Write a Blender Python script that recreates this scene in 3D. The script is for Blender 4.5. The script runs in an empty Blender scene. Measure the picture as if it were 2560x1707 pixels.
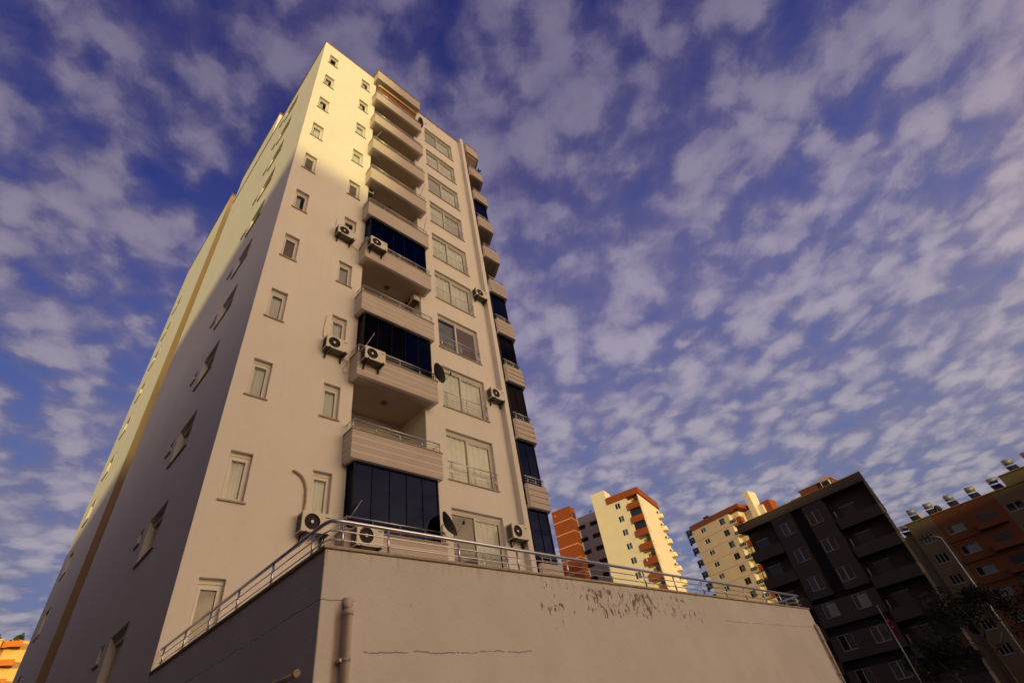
import bpy, bmesh, math, random
from mathutils import Vector, Matrix
random.seed(7)
S = bpy.context.scene
COL = S.collection
R = math.radians

# ------------------------------------------------------------------ camera
cam = bpy.data.cameras.new('camera')
cam.sensor_fit = 'HORIZONTAL'
cam.sensor_width = 36.0
cam.lens = 1224.44 / 2560 * 36
cam.clip_start = 0.1
cam.clip_end = 6000
co = bpy.data.objects.new('camera', cam)
COL.objects.link(co)
co.location = (-2.6764, -12.1192, 1.6)
co.rotation_euler = (2.2885, 0.14994, -0.75131)
S.camera = co

# ------------------------------------------------------------------ sun, sky, exposure
SUN_AZ = 32.0      # degrees from -Y towards -X
SUN_EL = 4.0
sdir = Vector((-math.sin(R(SUN_AZ)) * math.cos(R(SUN_EL)), -math.cos(R(SUN_AZ)) * math.cos(R(SUN_EL)), math.sin(R(SUN_EL))))
sun = bpy.data.lights.new('sun', 'SUN')
sun.energy = 2.5
sun.angle = R(0.6)
sun.color = (1.0, 0.85, 0.32)
so = bpy.data.objects.new('sun', sun)
COL.objects.link(so)
so.location = (-60, -90, 60)
so.rotation_euler = (-sdir).to_track_quat('-Z', 'Y').to_euler()

S.view_settings.view_transform = 'Standard'
S.view_settings.look = 'None'
S.view_settings.gamma = 1.0
S.view_settings.exposure = 0.0
S.cycles.max_bounces = 6
S.cycles.transparent_max_bounces = 12
S.cycles.use_denoising = True


class NT:
    """small helper for building node trees"""
    def __init__(self, tree):
        self.t = tree
        tree.nodes.clear()

    def n(self, kind, **kw):
        nd = self.t.nodes.new(kind)
        for k, v in kw.items():
            if k.startswith('i_'):
                nd.inputs[int(k[2:])].default_value = v
            else:
                setattr(nd, k, v)
        return nd

    def l(self, a, b):
        self.t.links.new(a, b)

    def val(self, sock, v):
        if hasattr(v, 'is_output'):
            self.l(v, sock)
        else:
            sock.default_value = v

    def m(self, op, a, b=0.0, c=None, clamp=False):
        nd = self.n('ShaderNodeMath', operation=op, use_clamp=clamp)
        self.val(nd.inputs[0], a)
        self.val(nd.inputs[1], b)
        if c is not None:
            self.val(nd.inputs[2], c)
        return nd.outputs[0]

    def vm(self, op, a, b=None):
        nd = self.n('ShaderNodeVectorMath', operation=op)
        self.val(nd.inputs[0], a)
        if b is not None:
            self.val(nd.inputs[3 if op == 'SCALE' else 1], b)
        return nd.outputs[1] if op == 'DOT_PRODUCT' else nd.outputs[0]

    def noise(self, vec, scale, detail=4.0, rough=0.55, dist=0.0, out=0):
        nd = self.n('ShaderNodeTexNoise')
        self.l(vec, nd.inputs['Vector'])
        nd.inputs['Scale'].default_value = scale
        nd.inputs['Detail'].default_value = detail
        nd.inputs['Roughness'].default_value = rough
        nd.inputs['Distortion'].default_value = dist
        return nd.outputs[out]

    def step(self, v, lo, hi):
        nd = self.n('ShaderNodeMapRange', interpolation_type='SMOOTHSTEP')
        self.val(nd.inputs[0], v)
        self.val(nd.inputs[1], lo)
        self.val(nd.inputs[2], hi)
        return nd.outputs[0]

    def mix(self, f, a, b, blend='MIX'):
        nd = self.n('ShaderNodeMix', data_type='RGBA', blend_type=blend)
        self.val(nd.inputs[0], f)
        for s, v in ((nd.inputs[6], a), (nd.inputs[7], b)):
            if isinstance(v, tuple):
                v = (v[0], v[1], v[2], 1.0)
            self.val(s, v)
        return nd.outputs[2]

    def ramp(self, f, stops):
        nd = self.n('ShaderNodeValToRGB')
        cr = nd.color_ramp
        cr.interpolation = 'EASE' if len(stops) < 3 else 'LINEAR'
        while len(cr.elements) < len(stops):
            cr.elements.new(0.5)
        for e, (p, c) in zip(cr.elements, stops):
            e.position = p
            e.color = (c[0], c[1], c[2], 1.0)
        self.val(nd.inputs[0], f)
        return nd.outputs[0]

    def mapping(self, vec, scale=(1, 1, 1), rot=(0, 0, 0), loc=(0, 0, 0)):
        nd = self.n('ShaderNodeMapping')
        self.l(vec, nd.inputs[0])
        nd.inputs['Location'].default_value = loc
        nd.inputs['Rotation'].default_value = rot
        nd.inputs['Scale'].default_value = scale
        return nd.outputs[0]


def build_world():
    w = bpy.data.worlds.new('World')
    S.world = w
    w.use_nodes = True
    N = NT(w.node_tree)
    tc = N.n('ShaderNodeTexCoord')
    d = N.vm('NORMALIZE', tc.outputs['Generated'])
    sx = N.n('ShaderNodeSeparateXYZ')
    N.l(d, sx.inputs[0])
    z = sx.outputs[2]
    zc = N.m('MAXIMUM', z, 0.0)
    # physical sky
    sky = N.n('ShaderNodeTexSky', sky_type='NISHITA')
    sky.sun_disc = False
    sky.sun_elevation = R(SUN_EL)
    sky.sun_rotation = R(180 + SUN_AZ)
    sky.air_density = 1.0
    sky.dust_density = 1.2
    sky.ozone_density = 3.0
    skyc = N.vm('SCALE', sky.outputs[0], 0.05)
    # deep evening blue overhead, paler towards the horizon
    blue = N.ramp(zc, [(0.0, (0.10, 0.125, 0.22)), (0.22, (0.095, 0.125, 0.275)), (0.48, (0.056, 0.078, 0.265)), (0.68, (0.028, 0.036, 0.215)), (0.85, (0.014, 0.012, 0.13)), (1.0, (0.010, 0.008, 0.10))])
    base = N.mix(1.0, blue, skyc, 'ADD')
    # altocumulus deck on a plane overhead
    inv = N.m('DIVIDE', 1.0, N.m('MAXIMUM', N.m('ADD', z, 0.13), 0.10))
    pl = N.vm('MULTIPLY', d, (1.0, 1.0, 0.0))
    p = N.vm('SCALE', pl, inv)
    p = N.mapping(p, rot=(0, 0, R(-38)))
    warp = N.noise(p, 3.2, 4.0, 0.55, out=1)
    pw = N.vm('ADD', p, N.vm('SCALE', N.vm('SUBTRACT', warp, (0.5, 0.5, 0.5)), 0.10))
    warp2 = N.noise(p, 14.0, 3.0, 0.6, out=1)
    pw = N.vm('ADD', pw, N.vm('SCALE', N.vm('SUBTRACT', warp2, (0.5, 0.5, 0.5)), 0.045))
    big = N.noise(N.mapping(p, scale=(0.7, 1.0, 1.0), loc=(3.1, 0.4, 0)), 1.3, 3.0, 0.5)
    mid = N.noise(pw, 3.2, 3.0, 0.5)
    fine = N.noise(pw, 21.0, 6.0, 0.62)
    cells = []
    for sc, lo in ((8.4, 0.9), (15.0, 1.1)):
        vor = N.n('ShaderNodeTexVoronoi', feature='SMOOTH_F1')
        N.l(N.mapping(pw, scale=(1.0, 1.12, 1.0), loc=(sc, 2.0, 0)), vor.inputs['Vector'])
        vor.inputs['Scale'].default_value = sc
        vor.inputs['Smoothness'].default_value = 0.45
        cells.append(N.m('SUBTRACT', 1.0, N.m('MULTIPLY', vor.outputs['Distance'], 1.25)))
    f = N.m('ADD', N.m('MULTIPLY', cells[0], 0.50), N.m('MULTIPLY', cells[1], 0.26))
    f = N.m('ADD', f, N.m('MULTIPLY', mid, 0.42))
    f = N.m('ADD', f, N.m('MULTIPLY', fine, 0.46))
    f = N.m('ADD', f, N.m('MULTIPLY', big, 0.42))
    east = N.step(N.vm('DOT_PRODUCT', d, (0.82, 0.5, -0.28)), -0.05, 0.60)
    f = N.m('ADD', f, N.m('MULTIPLY', N.m('SUBTRACT', east, 0.45), 0.13))
    veil = N.m('MULTIPLY', east, 0.30)
    base = N.mix(veil, base, (0.20, 0.20, 0.33))
    den = N.step(f, 0.56, 0.96)
    tex = N.m('ADD', N.m('ADD', N.m('MULTIPLY', cells[0], 0.50), N.m('MULTIPLY', cells[1], 0.30)), N.m('MULTIPLY', fine, 0.55))
    core = N.m('MULTIPLY', N.step(tex, 0.36, 0.86), N.step(f, 0.66, 1.0))
    ccol = N.ramp(zc, [(0.0, (0.17, 0.185, 0.26)), (0.3, (0.185, 0.19, 0.32)), (0.62, (0.145, 0.138, 0.30)), (0.9, (0.095, 0.085, 0.23))])
    cbright = N.ramp(zc, [(0.0, (0.36, 0.34, 0.36)), (0.3, (0.41, 0.375, 0.44)), (0.62, (0.37, 0.325, 0.43)), (0.9, (0.25, 0.22, 0.345))])
    cc = N.mix(core, ccol, cbright)
    west = N.m('ADD', 0.78, N.m('MULTIPLY', east, 0.20))
    cc = N.vm('SCALE', cc, west)
    base = N.mix(N.m('MULTIPLY', den, 0.94), base, cc)
    # warm glow added to the sky low behind the camera, lights the front walls
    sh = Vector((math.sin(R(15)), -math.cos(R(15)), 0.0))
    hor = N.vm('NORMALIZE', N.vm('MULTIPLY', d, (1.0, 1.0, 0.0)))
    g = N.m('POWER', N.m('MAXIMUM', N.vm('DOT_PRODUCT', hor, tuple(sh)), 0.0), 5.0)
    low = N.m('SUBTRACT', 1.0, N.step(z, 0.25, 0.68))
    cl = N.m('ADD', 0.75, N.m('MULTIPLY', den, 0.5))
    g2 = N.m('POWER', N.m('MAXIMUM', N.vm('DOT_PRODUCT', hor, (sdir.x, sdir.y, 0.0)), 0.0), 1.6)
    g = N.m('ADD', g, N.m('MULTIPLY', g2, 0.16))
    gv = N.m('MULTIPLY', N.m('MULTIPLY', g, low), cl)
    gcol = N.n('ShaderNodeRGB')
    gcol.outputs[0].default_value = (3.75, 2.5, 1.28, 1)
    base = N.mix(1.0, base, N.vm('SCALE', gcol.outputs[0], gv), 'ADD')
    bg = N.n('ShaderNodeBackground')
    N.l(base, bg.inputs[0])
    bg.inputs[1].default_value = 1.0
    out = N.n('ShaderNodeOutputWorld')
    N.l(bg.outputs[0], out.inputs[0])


build_world()

# ------------------------------------------------------------------ materials
MATS = {}


def mat(name, col, rough=0.85, var=0.10, scale=2.0, bump=0.0, bscale=60.0, metal=0.0, spec=0.3, streak=0.0):
    m = bpy.data.materials.new(name)
    m.use_nodes = True
    N = NT(m.node_tree)
    out = N.n('ShaderNodeOutputMaterial')
    b = N.n('ShaderNodeBsdfPrincipled')
    N.l(b.outputs[0], out.inputs[0])
    tc = N.n('ShaderNodeTexCoord').outputs['Object']
    c = (col[0], col[1], col[2], 1)
    if var > 0:
        n1 = N.noise(tc, scale, 5, 0.6)
        n2 = N.noise(tc, scale * 9, 3, 0.6)
        f = N.m('ADD', N.m('MULTIPLY', n1, 0.7), N.m('MULTIPLY', n2, 0.3))
        lo = tuple(x * (1 - var) for x in col)
        hi = tuple(min(1, x * (1 + var)) for x in col)
        cs = N.mix(N.step(f, 0.3, 0.7), lo, hi)
        if streak > 0:
            sv = N.mapping(tc, scale=(2.2, 2.2, 0.16))
            sn = N.step(N.noise(sv, 2.0, 4, 0.6), 0.52, 0.78)
            cs = N.mix(N.m('MULTIPLY', sn, streak), cs, tuple(x * 0.62 for x in col))
        N.l(cs, b.inputs['Base Color'])
    else:
        b.inputs['Base Color'].default_value = c
    b.inputs['Roughness'].default_value = rough
    b.inputs['Metallic'].default_value = metal
    b.inputs['Specular IOR Level'].default_value = spec
    if bump > 0:
        bn = N.n('ShaderNodeBump')
        bn.inputs['Strength'].default_value = bump
        bn.inputs['Distance'].default_value = 0.01
        N.l(N.noise(tc, bscale, 4, 0.6), bn.inputs['Height'])
        N.l(bn.outputs[0], b.inputs['Normal'])
    MATS[name] = m
    return m


def mat_glass(name, tint=(0.9, 0.92, 0.92), trans=0.85, spec_col=(1, 1, 1), ior=1.52):
    """window pane: see-through, with a Fresnel mirror of the surroundings"""
    m = bpy.data.materials.new(name)
    m.use_nodes = True
    N = NT(m.node_tree)
    out = N.n('ShaderNodeOutputMaterial')
    fr = N.n('ShaderNodeFresnel')
    fr.inputs[0].default_value = ior
    tr = N.n('ShaderNodeBsdfTransparent')
    tr.inputs[0].default_value = (tint[0] * trans, tint[1] * trans, tint[2] * trans, 1)
    gl = N.n('ShaderNodeBsdfGlossy')
    gl.inputs['Color'].default_value = (*spec_col, 1)
    gl.inputs['Roughness'].default_value = 0.03
    mx = N.n('ShaderNodeMixShader')
    N.l(fr.outputs[0], mx.inputs[0])
    N.l(tr.outputs[0], mx.inputs[1])
    N.l(gl.outputs[0], mx.inputs[2])
    N.l(mx.outputs[0], out.inputs[0])
    MATS[name] = m
    return m


WALL = (0.73, 0.68, 0.58)
mat('plaster_white', WALL, 0.9, 0.035, 0.6, 0.25, 90, streak=0.13)
mat('plaster_taupe', (0.50, 0.425, 0.345), 0.85, 0.05, 1.5, 0.1, 60, streak=0.10)
mat('taupe_joint', (0.74, 0.66, 0.60), 0.85, 0.03)
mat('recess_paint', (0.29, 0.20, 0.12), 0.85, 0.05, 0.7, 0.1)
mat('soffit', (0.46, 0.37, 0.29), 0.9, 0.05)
mat('stone_sill', (0.42, 0.33, 0.24), 0.6, 0.12, 6)
mat('coping_stone', (0.40, 0.32, 0.24), 0.65, 0.2, 5, 0.1)
mat('pvc_white', (0.66, 0.61, 0.52), 0.4, 0.02, 4, spec=0.5)
mat('curtain_white', (0.80, 0.80, 0.72), 0.9, 0.06, 3)
mat('curtain_grey', (0.62, 0.62, 0.56), 0.9, 0.06, 3)
mat('shutter_brown', (0.20, 0.155, 0.125), 0.7, 0.06, 3)
mat('blind_pale', (0.45, 0.46, 0.47), 0.7, 0.05, 3)
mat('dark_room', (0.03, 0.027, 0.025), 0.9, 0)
mat('steel', (0.62, 0.62, 0.62), 0.28, 0.05, 8, metal=0.9, spec=0.5)
mat('ac_shell', (0.66, 0.60, 0.48), 0.5, 0.05, 5)
mat('ac_dark', (0.030, 0.025, 0.018), 0.6, 0.1, 20)
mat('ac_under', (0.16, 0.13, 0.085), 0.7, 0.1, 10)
mat('ac_hub', (0.75, 0.72, 0.64), 0.5, 0)
mat('dish_grey', (0.10, 0.09, 0.08), 0.6, 0.1, 6)
mat('pole_metal', (0.35, 0.33, 0.31), 0.5, 0.1, metal=0.4)
mat('hose_beige', (0.50, 0.38, 0.27), 0.7, 0.08)
mat('cable_white', (0.75, 0.73, 0.72), 0.6, 0.03)
mat('awning_cloth', (0.22, 0.085, 0.04), 0.9, 0.15, 4)
mat('awning_roll', (0.80, 0.55, 0.24), 0.7, 0.05)
mat('tinted_frame', (0.008, 0.008, 0.010), 0.6, 0, spec=0.15)
mat('coping_brown', (0.30, 0.15, 0.09), 0.8, 0.1)
mat('cream_yellow', (0.74, 0.62, 0.46), 0.9, 0.04, 0.5, 0.1, 40, streak=0.05)
mat('terracotta', (0.27, 0.058, 0.014), 0.85, 0.08, 0.8)
mat('terracotta_line', (0.62, 0.30, 0.17), 0.85, 0.05)
mat('grey_paint', (0.46, 0.40, 0.36), 0.9, 0.05, 0.5, streak=0.1)
mat('maroon', (0.20, 0.055, 0.035), 0.85, 0.08, 0.8)
mat('beige_two', (0.60, 0.455, 0.335), 0.9, 0.04, 0.5, streak=0.06)
mat('beige_two_line', (0.40, 0.29, 0.20), 0.9, 0.04)
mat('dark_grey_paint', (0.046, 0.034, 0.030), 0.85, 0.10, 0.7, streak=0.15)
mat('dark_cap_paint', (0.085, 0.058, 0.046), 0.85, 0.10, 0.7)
mat('dark_recess_shade', (0.010, 0.008, 0.008), 0.85, 0.1)  # near-black stands in for the shade in recesses and under bays
mat('roof_tile', (0.16, 0.055, 0.03), 0.85, 0.2, 3)
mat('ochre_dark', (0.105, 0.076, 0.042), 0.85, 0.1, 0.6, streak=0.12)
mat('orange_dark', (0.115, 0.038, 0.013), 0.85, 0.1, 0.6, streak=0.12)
mat('frame_grey', (0.22, 0.22, 0.22), 0.5, 0.05)
mat('tank_steel', (0.22, 0.21, 0.22), 0.45, 0.1, 3, metal=0.2)
mat('tank_end', (0.72, 0.58, 0.36), 0.6, 0.05, 3)
mat('panel_dark', (0.012, 0.013, 0.018), 0.25, 0, spec=0.5)
mat('left_yellow', (0.78, 0.50, 0.16), 0.9, 0.06, 0.8)
mat('left_orange', (0.62, 0.20, 0.03), 0.9, 0.06, 0.8)
mat('flag_red', (0.20, 0.006, 0.010), 0.9, 0.1, 6)
mat('flag_white', (0.6, 0.55, 0.52), 0.9, 0)
mat('bark', (0.10, 0.075, 0.055), 0.9, 0.2, 6, 0.3, 30)
mat('leaf_dark', (0.020, 0.020, 0.010), 0.8, 0.35, 1.2)
mat('leaf_olive', (0.10, 0.09, 0.03), 0.8, 0.3, 2)
mat('leaf_green', (0.06, 0.12, 0.02), 0.8, 0.3, 2)
mat('asphalt', (0.05, 0.05, 0.05), 0.9, 0.2, 0.5, 0.2, 20)
mat('earth', (0.09, 0.075, 0.055), 0.95, 0.25, 0.2)
mat('pavement_grey', (0.22, 0.21, 0.20), 0.9, 0.1, 1.0)
mat('pipe_beige', (0.50, 0.41, 0.34), 0.6, 0.08, 4)
mat('drain_yellow', (0.52, 0.40, 0.24), 0.6, 0.15, 8)
mat('block_beige', (0.42, 0.34, 0.25), 0.9, 0.05, 0.3)
mat('green_cloth', (0.07, 0.09, 0.02), 0.9, 0.1)
mat_glass('pane_clear', trans=0.96)
mat_glass('pane_far', trans=0.85)
mat_glass('pane_tinted', tint=(0.20, 0.21, 0.30), trans=0.22, spec_col=(0.20, 0.25, 0.60), ior=1.38)
mat_glass('pane_tinted_brown', tint=(0.30, 0.20, 0.12), trans=0.30, spec_col=(0.35, 0.28, 0.25), ior=1.35)


def terrace_material():
    """rendered wall: peeled flecks, hairline cracks and run-off stains with shapes of their own"""
    m = bpy.data.materials.new('terrace_plaster')
    m.use_nodes = True
    N = NT(m.node_tree)
    out = N.n('ShaderNodeOutputMaterial')
    b = N.n('ShaderNodeBsdfPrincipled')
    N.l(b.outputs[0], out.inputs[0])
    tc = N.n('ShaderNodeTexCoord').outputs['Object']
    sx = N.n('ShaderNodeSeparateXYZ')
    N.l(tc, sx.inputs[0])
    X, Y, Z = sx.outputs
    base = N.mix(N.step(N.noise(tc, 0.9, 5, 0.6), 0.3, 0.7), (0.585, 0.55, 0.50), (0.645, 0.61, 0.56))
    base = N.mix(N.m('MULTIPLY', N.step(N.noise(tc, 3.0, 5, 0.65), 0.45, 0.75), 0.25), base, (0.53, 0.48, 0.42))
    # dark run-off below the coping
    top = N.step(N.m('SUBTRACT', Z, 3.60), 0.0, 0.30)
    sv = N.mapping(tc, scale=(9.0, 9.0, 0.8))
    run = N.m('MULTIPLY', top, N.step(N.noise(sv, 1.4, 4, 0.6), 0.50, 0.70))
    base = N.mix(N.m('MULTIPLY', run, 0.45), base, (0.26, 0.18, 0.11))
    # flecks of peeled paint, slanting streaks, densest between x 3.5 and 9
    fv = N.mapping(tc, scale=(9.0, 9.0, 4.6), rot=(0, R(24), 0))
    fl = N.m('ADD', N.m('MULTIPLY', N.noise(fv, 1.3, 5, 0.70), 0.72), N.m('MULTIPLY', N.noise(N.mapping(tc, scale=(22, 22, 15), rot=(0, R(15), 0)), 1.2, 5, 0.7), 0.28))
    big = N.noise(N.mapping(tc, scale=(0.75, 0.75, 2.0)), 1.2, 3, 0.5)
    reg = N.m('MULTIPLY', N.step(X, 2.6, 4.6), N.m('SUBTRACT', 1.0, N.step(X, 7.2, 9.6)))
    reg = N.m('MULTIPLY', reg, N.m('MULTIPLY', N.step(Z, 3.25, 3.40), N.m('SUBTRACT', 1.0, N.step(Z, 3.70, 3.86))))
    few = N.m('MULTIPLY', N.m('SUBTRACT', 1.0, N.step(X, 8.0, 11.0)), N.step(Z, 2.9, 3.1))
    amount = N.m('ADD', N.m('MULTIPLY', reg, 0.125), N.m('MULTIPLY', few, 0.085))
    amount = N.m('ADD', amount, N.m('MULTIPLY', N.m('SUBTRACT', big, 0.5), 0.34))
    peel = N.step(N.m('ADD', fl, amount), 0.735, 0.760)
    base = N.mix(N.m('MULTIPLY', peel, 0.85), base, (0.14, 0.105, 0.075))
    # hairline cracks: horizontal joints at z 3.31 (both faces) and z 2.80 (front)
    wob = N.noise(N.mapping(tc, scale=(1, 1, 0.2)), 3.0, 6, 0.7)
    w1 = N.m('MULTIPLY', N.m('SUBTRACT', wob, 0.5), 0.10)
    cr = None
    for z0, lo, hi, wd in ((3.32, -3.0, 0.45, 0.006), (2.80, 0.55, 3.2, 0.007), (3.37, 9.6, 14.9, 0.006)):
        dz = N.m('ABSOLUTE', N.m('ADD', N.m('SUBTRACT', Z, z0), w1))
        c = N.m('MULTIPLY', N.m('LESS_THAN', dz, wd), N.m('MULTIPLY', N.m('GREATER_THAN', X, lo), N.m('LESS_THAN', X, hi)))
        cr = c if cr is None else N.m('MAXIMUM', cr, c)
    brk = N.step(N.noise(tc, 7.0, 3, 0.6), 0.38, 0.5)
    base = N.mix(N.m('MULTIPLY', N.m('MULTIPLY', cr, brk), 0.75), base, (0.14, 0.10, 0.07))
    # rust beside the downpipe
    rx = N.m('SUBTRACT', 1.0, N.step(N.m('ABSOLUTE', N.m('SUBTRACT', X, 0.215)), 0.0, 0.06))
    rz = N.m('MULTIPLY', N.m('SUBTRACT', 1.0, N.step(Z, 3.1, 3.3)), N.m('LESS_THAN', Y, -6.45))
    base = N.mix(N.m('MULTIPLY', N.m('MULTIPLY', rx, rz), 0.65), base, (0.30, 0.14, 0.05))
    N.l(base, b.inputs['Base Color'])
    b.inputs['Roughness'].default_value = 0.92
    b.inputs['Specular IOR Level'].default_value = 0.2
    bn = N.n('ShaderNodeBump')
    bn.inputs['Strength'].default_value = 0.45
    bn.inputs['Distance'].default_value = 0.01
    h = N.m('SUBTRACT', N.noise(tc, 26.0, 5, 0.65), N.m('MULTIPLY', peel, 0.8))
    N.l(h, bn.inputs['Height'])
    N.l(bn.outputs[0], b.inputs['Normal'])
    MATS['terrace_plaster'] = m


terrace_material()


# ------------------------------------------------------------------ mesh helpers
class MB:
    """collects boxes, prisms, tubes; build() links them as ONE mesh object"""
    def __init__(self):
        self.bm = bmesh.new()
        self.mats = []

    def mi(self, name):
        if name not in self.mats:
            self.mats.append(name)
        return self.mats.index(name)

    def quad(self, pts, m):
        vs = [self.bm.verts.new(p) for p in pts]
        f = self.bm.faces.new(vs)
        f.material_index = self.mi(m)
        return f

    def box(self, x0, x1, y0, y1, z0, z1, m):
        return self.prism([(x0, y0), (x1, y0), (x1, y1), (x0, y1)], z0, z1, m)

    def prism(self, poly, z0, z1, m, bottom=None):
        k = self.mi(m)
        kb = self.mi(bottom) if bottom else k
        a = [self.bm.verts.new((x, y, z0)) for x, y in poly]
        b = [self.bm.verts.new((x, y, z1)) for x, y in poly]
        n = len(poly)
        for i in range(n):
            self.bm.faces.new((a[i], a[(i + 1) % n], b[(i + 1) % n], b[i])).material_index = k
        self.bm.faces.new(b).material_index = k
        self.bm.faces.new(a[::-1]).material_index = kb

    def tube(self, pts, r, m, seg=8, r1=None, smooth=True):
        k = self.mi(m)
        pts = [Vector(p) for p in pts]
        rings = []
        up = Vector((0, 0, 1))
        for i, p in enumerate(pts):
            t = (pts[min(i + 1, len(pts) - 1)] - pts[max(i - 1, 0)]).normalized()
            a = t.cross(up)
            if a.length < 1e-3:
                a = t.cross(Vector((1, 0, 0)))
            a.normalize()
            b = t.cross(a)
            rr = r if r1 is None else r + (r1 - r) * i / (len(pts) - 1)
            rings.append([self.bm.verts.new(p + a * rr * math.cos(2 * math.pi * j / seg) + b * rr * math.sin(2 * math.pi * j / seg)) for j in range(seg)])
        for q, s in zip(rings, rings[1:]):
            for j in range(seg):
                f = self.bm.faces.new((q[j], q[(j + 1) % seg], s[(j + 1) % seg], s[j]))
                f.material_index = k
                f.smooth = smooth
        self.bm.faces.new(rings[0][::-1]).material_index = k
        self.bm.faces.new(rings[-1]).material_index = k

    def ring(self, c, r, t, m, axis='y', seg=20):
        k = self.mi(m)
        pts = []
        for j in range(seg + 1):
            a = 2 * math.pi * j / seg
            pts.append((c[0] + r * math.cos(a), c[1], c[2] + r * math.sin(a)))
        vs = []
        for p in pts[:-1]:
            d = Vector((p[0] - c[0], 0, p[2] - c[2])).normalized()
            vs.append([self.bm.verts.new(Vector(p) + d * t * u + Vector((0, t * v, 0))) for u, v in ((-1, 0), (0, -1), (1, 0), (0, 1))])
        for i in range(seg):
            for j in range(4):
                f = self.bm.faces.new((vs[i][j], vs[i][(j + 1) % 4], vs[(i + 1) % seg][(j + 1) % 4], vs[(i + 1) % seg][j]))
                f.material_index = k
                f.smooth = True

    def disc(self, c, r, y0, y1, m, seg=24):
        """cylinder with its axis along y"""
        k = self.mi(m)
        a = [self.bm.verts.new((c[0] + r * math.cos(2 * math.pi * j / seg), y0, c[1] + r * math.sin(2 * math.pi * j / seg))) for j in range(seg)]
        b = [self.bm.verts.new((c[0] + r * math.cos(2 * math.pi * j / seg), y1, c[1] + r * math.sin(2 * math.pi * j / seg))) for j in range(seg)]
        for j in range(seg):
            self.bm.faces.new((a[j], a[(j + 1) % seg], b[(j + 1) % seg], b[j])).material_index = k
        self.bm.faces.new(a[::-1]).material_index = k
        self.bm.faces.new(b).material_index = k

    def panel(self, x0, x1, z0, z1, holes, depth, m, y=0.0, rev=None):
        """wall in the plane y with rectangular holes (hx0,hx1,hz0,hz1) and reveals going in (+y) by depth"""
        k = self.mi(m)
        kr = self.mi(rev or m)
        xs = sorted(set([x0, x1] + [v for h in holes for v in h[:2] if x0 < v < x1]))
        zs = sorted(set([z0, z1] + [v for h in holes for v in h[2:] if z0 < v < z1]))
        V = {}

        def vert(a, b):
            if (a, b) not in V:
                V[(a, b)] = self.bm.verts.new((a, y, b))
            return V[(a, b)]
        for i in range(len(xs) - 1):
            cx = (xs[i] + xs[i + 1]) / 2
            hh = [h for h in holes if h[0] < cx < h[1]]
            for j in range(len(zs) - 1):
                cz = (zs[j] + zs[j + 1]) / 2
                if any(h[2] < cz < h[3] for h in hh):
                    continue
                f = self.bm.faces.new((vert(xs[i], zs[j]), vert(xs[i + 1], zs[j]), vert(xs[i + 1], zs[j + 1]), vert(xs[i], zs[j + 1])))
                f.material_index = k
        for a, b, c, d in holes:
            for p, q in (((a, c), (a, d)), ((b, d), (b, c)), ((a, d), (b, d)), ((b, c), (a, c))):
                f = self.bm.faces.new([self.bm.verts.new(v) for v in ((p[0], y, p[1]), (q[0], y, q[1]), (q[0], y + depth, q[1]), (p[0], y + depth, p[1]))])
                f.material_index = kr

    def xform(self, M):
        self.bm.transform(M)
        return self

    def mesh(self, name):
        me = bpy.data.meshes.new(name)
        bmesh.ops.recalc_face_normals(self.bm, faces=self.bm.faces) if getattr(self, 'recalc', False) else None
        self.bm.to_mesh(me)
        self.bm.free()
        for m in self.mats:
            me.materials.append(MATS[m])
        return me

    def build(self, name, parent=None):
        o = bpy.data.objects.new(name, self.mesh(name))
        COL.objects.link(o)
        if parent:
            o.parent = parent
        return o


def put(name, me, parent=None, loc=(0, 0, 0), rz=0.0):
    o = bpy.data.objects.new(name, me)
    COL.objects.link(o)
    o.location = loc
    o.rotation_euler = (0, 0, rz)
    if parent:
        o.parent = parent
    return o


def thing(name, label, cat, group=None, loc=(0, 0, 0), rz=0.0):
    o = bpy.data.objects.new(name, None)
    COL.objects.link(o)
    o.location = loc
    o.rotation_euler = (0, 0, rz)
    tag(o, label, cat, group)
    return o


def tag(o, label, cat, group=None):
    o['label'] = label
    o['category'] = cat
    if group:
        o['group'] = group
    return o


def copy_tree(o, parent=None):
    c = o.copy()
    COL.objects.link(c)
    if parent:
        c.parent = parent
    for ch in list(o.children):
        copy_tree(ch, c)
    return c


def structure(o):
    o['kind'] = 'structure'
    return o


ORD = ['top', 'second', 'third', 'fourth', 'fifth', 'sixth', 'seventh', 'eighth', 'ninth', 'tenth', 'eleventh']


# ------------------------------------------------------------------ ground
g = MB()
g.quad([(-2500, -2500, 0), (2500, -2500, 0), (2500, 2500, 0), (-2500, 2500, 0)], 'earth')
structure(g.build('ground'))
g = MB()
g.quad([(-400, -22, 0.004), (400, -22, 0.004), (400, -14, 0.004), (-400, -14, 0.004)], 'asphalt')
structure(g.build('road'))
g = MB()
g.box(-400, 400, -14, -12.6, 0.0, 0.13, 'pavement_grey')
structure(g.build('pavement'))

# ------------------------------------------------------------------ windows (local frame: x right, y into the wall, z up; origin at the opening's lower left)
WINMESH = {}


def curtain_mesh(mb, w, h, y, m, folds=True, z0=0.0):
    n = 24
    pts = []
    for i in range(n + 1):
        x = w * i / n
        pts.append((x, y + (0.03 * math.sin(i * 2.1) + 0.015 * math.sin(i * 5.3 + 1) if folds else 0)))
    k = mb.mi(m)
    a = [mb.bm.verts.new((x, yy, z0)) for x, yy in pts]
    b = [mb.bm.verts.new((x, yy, h)) for x, yy in pts]
    for i in range(n):
        f = mb.bm.faces.new((a[i], a[i + 1], b[i + 1], b[i]))
        f.material_index = k
        f.smooth = folds


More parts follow.
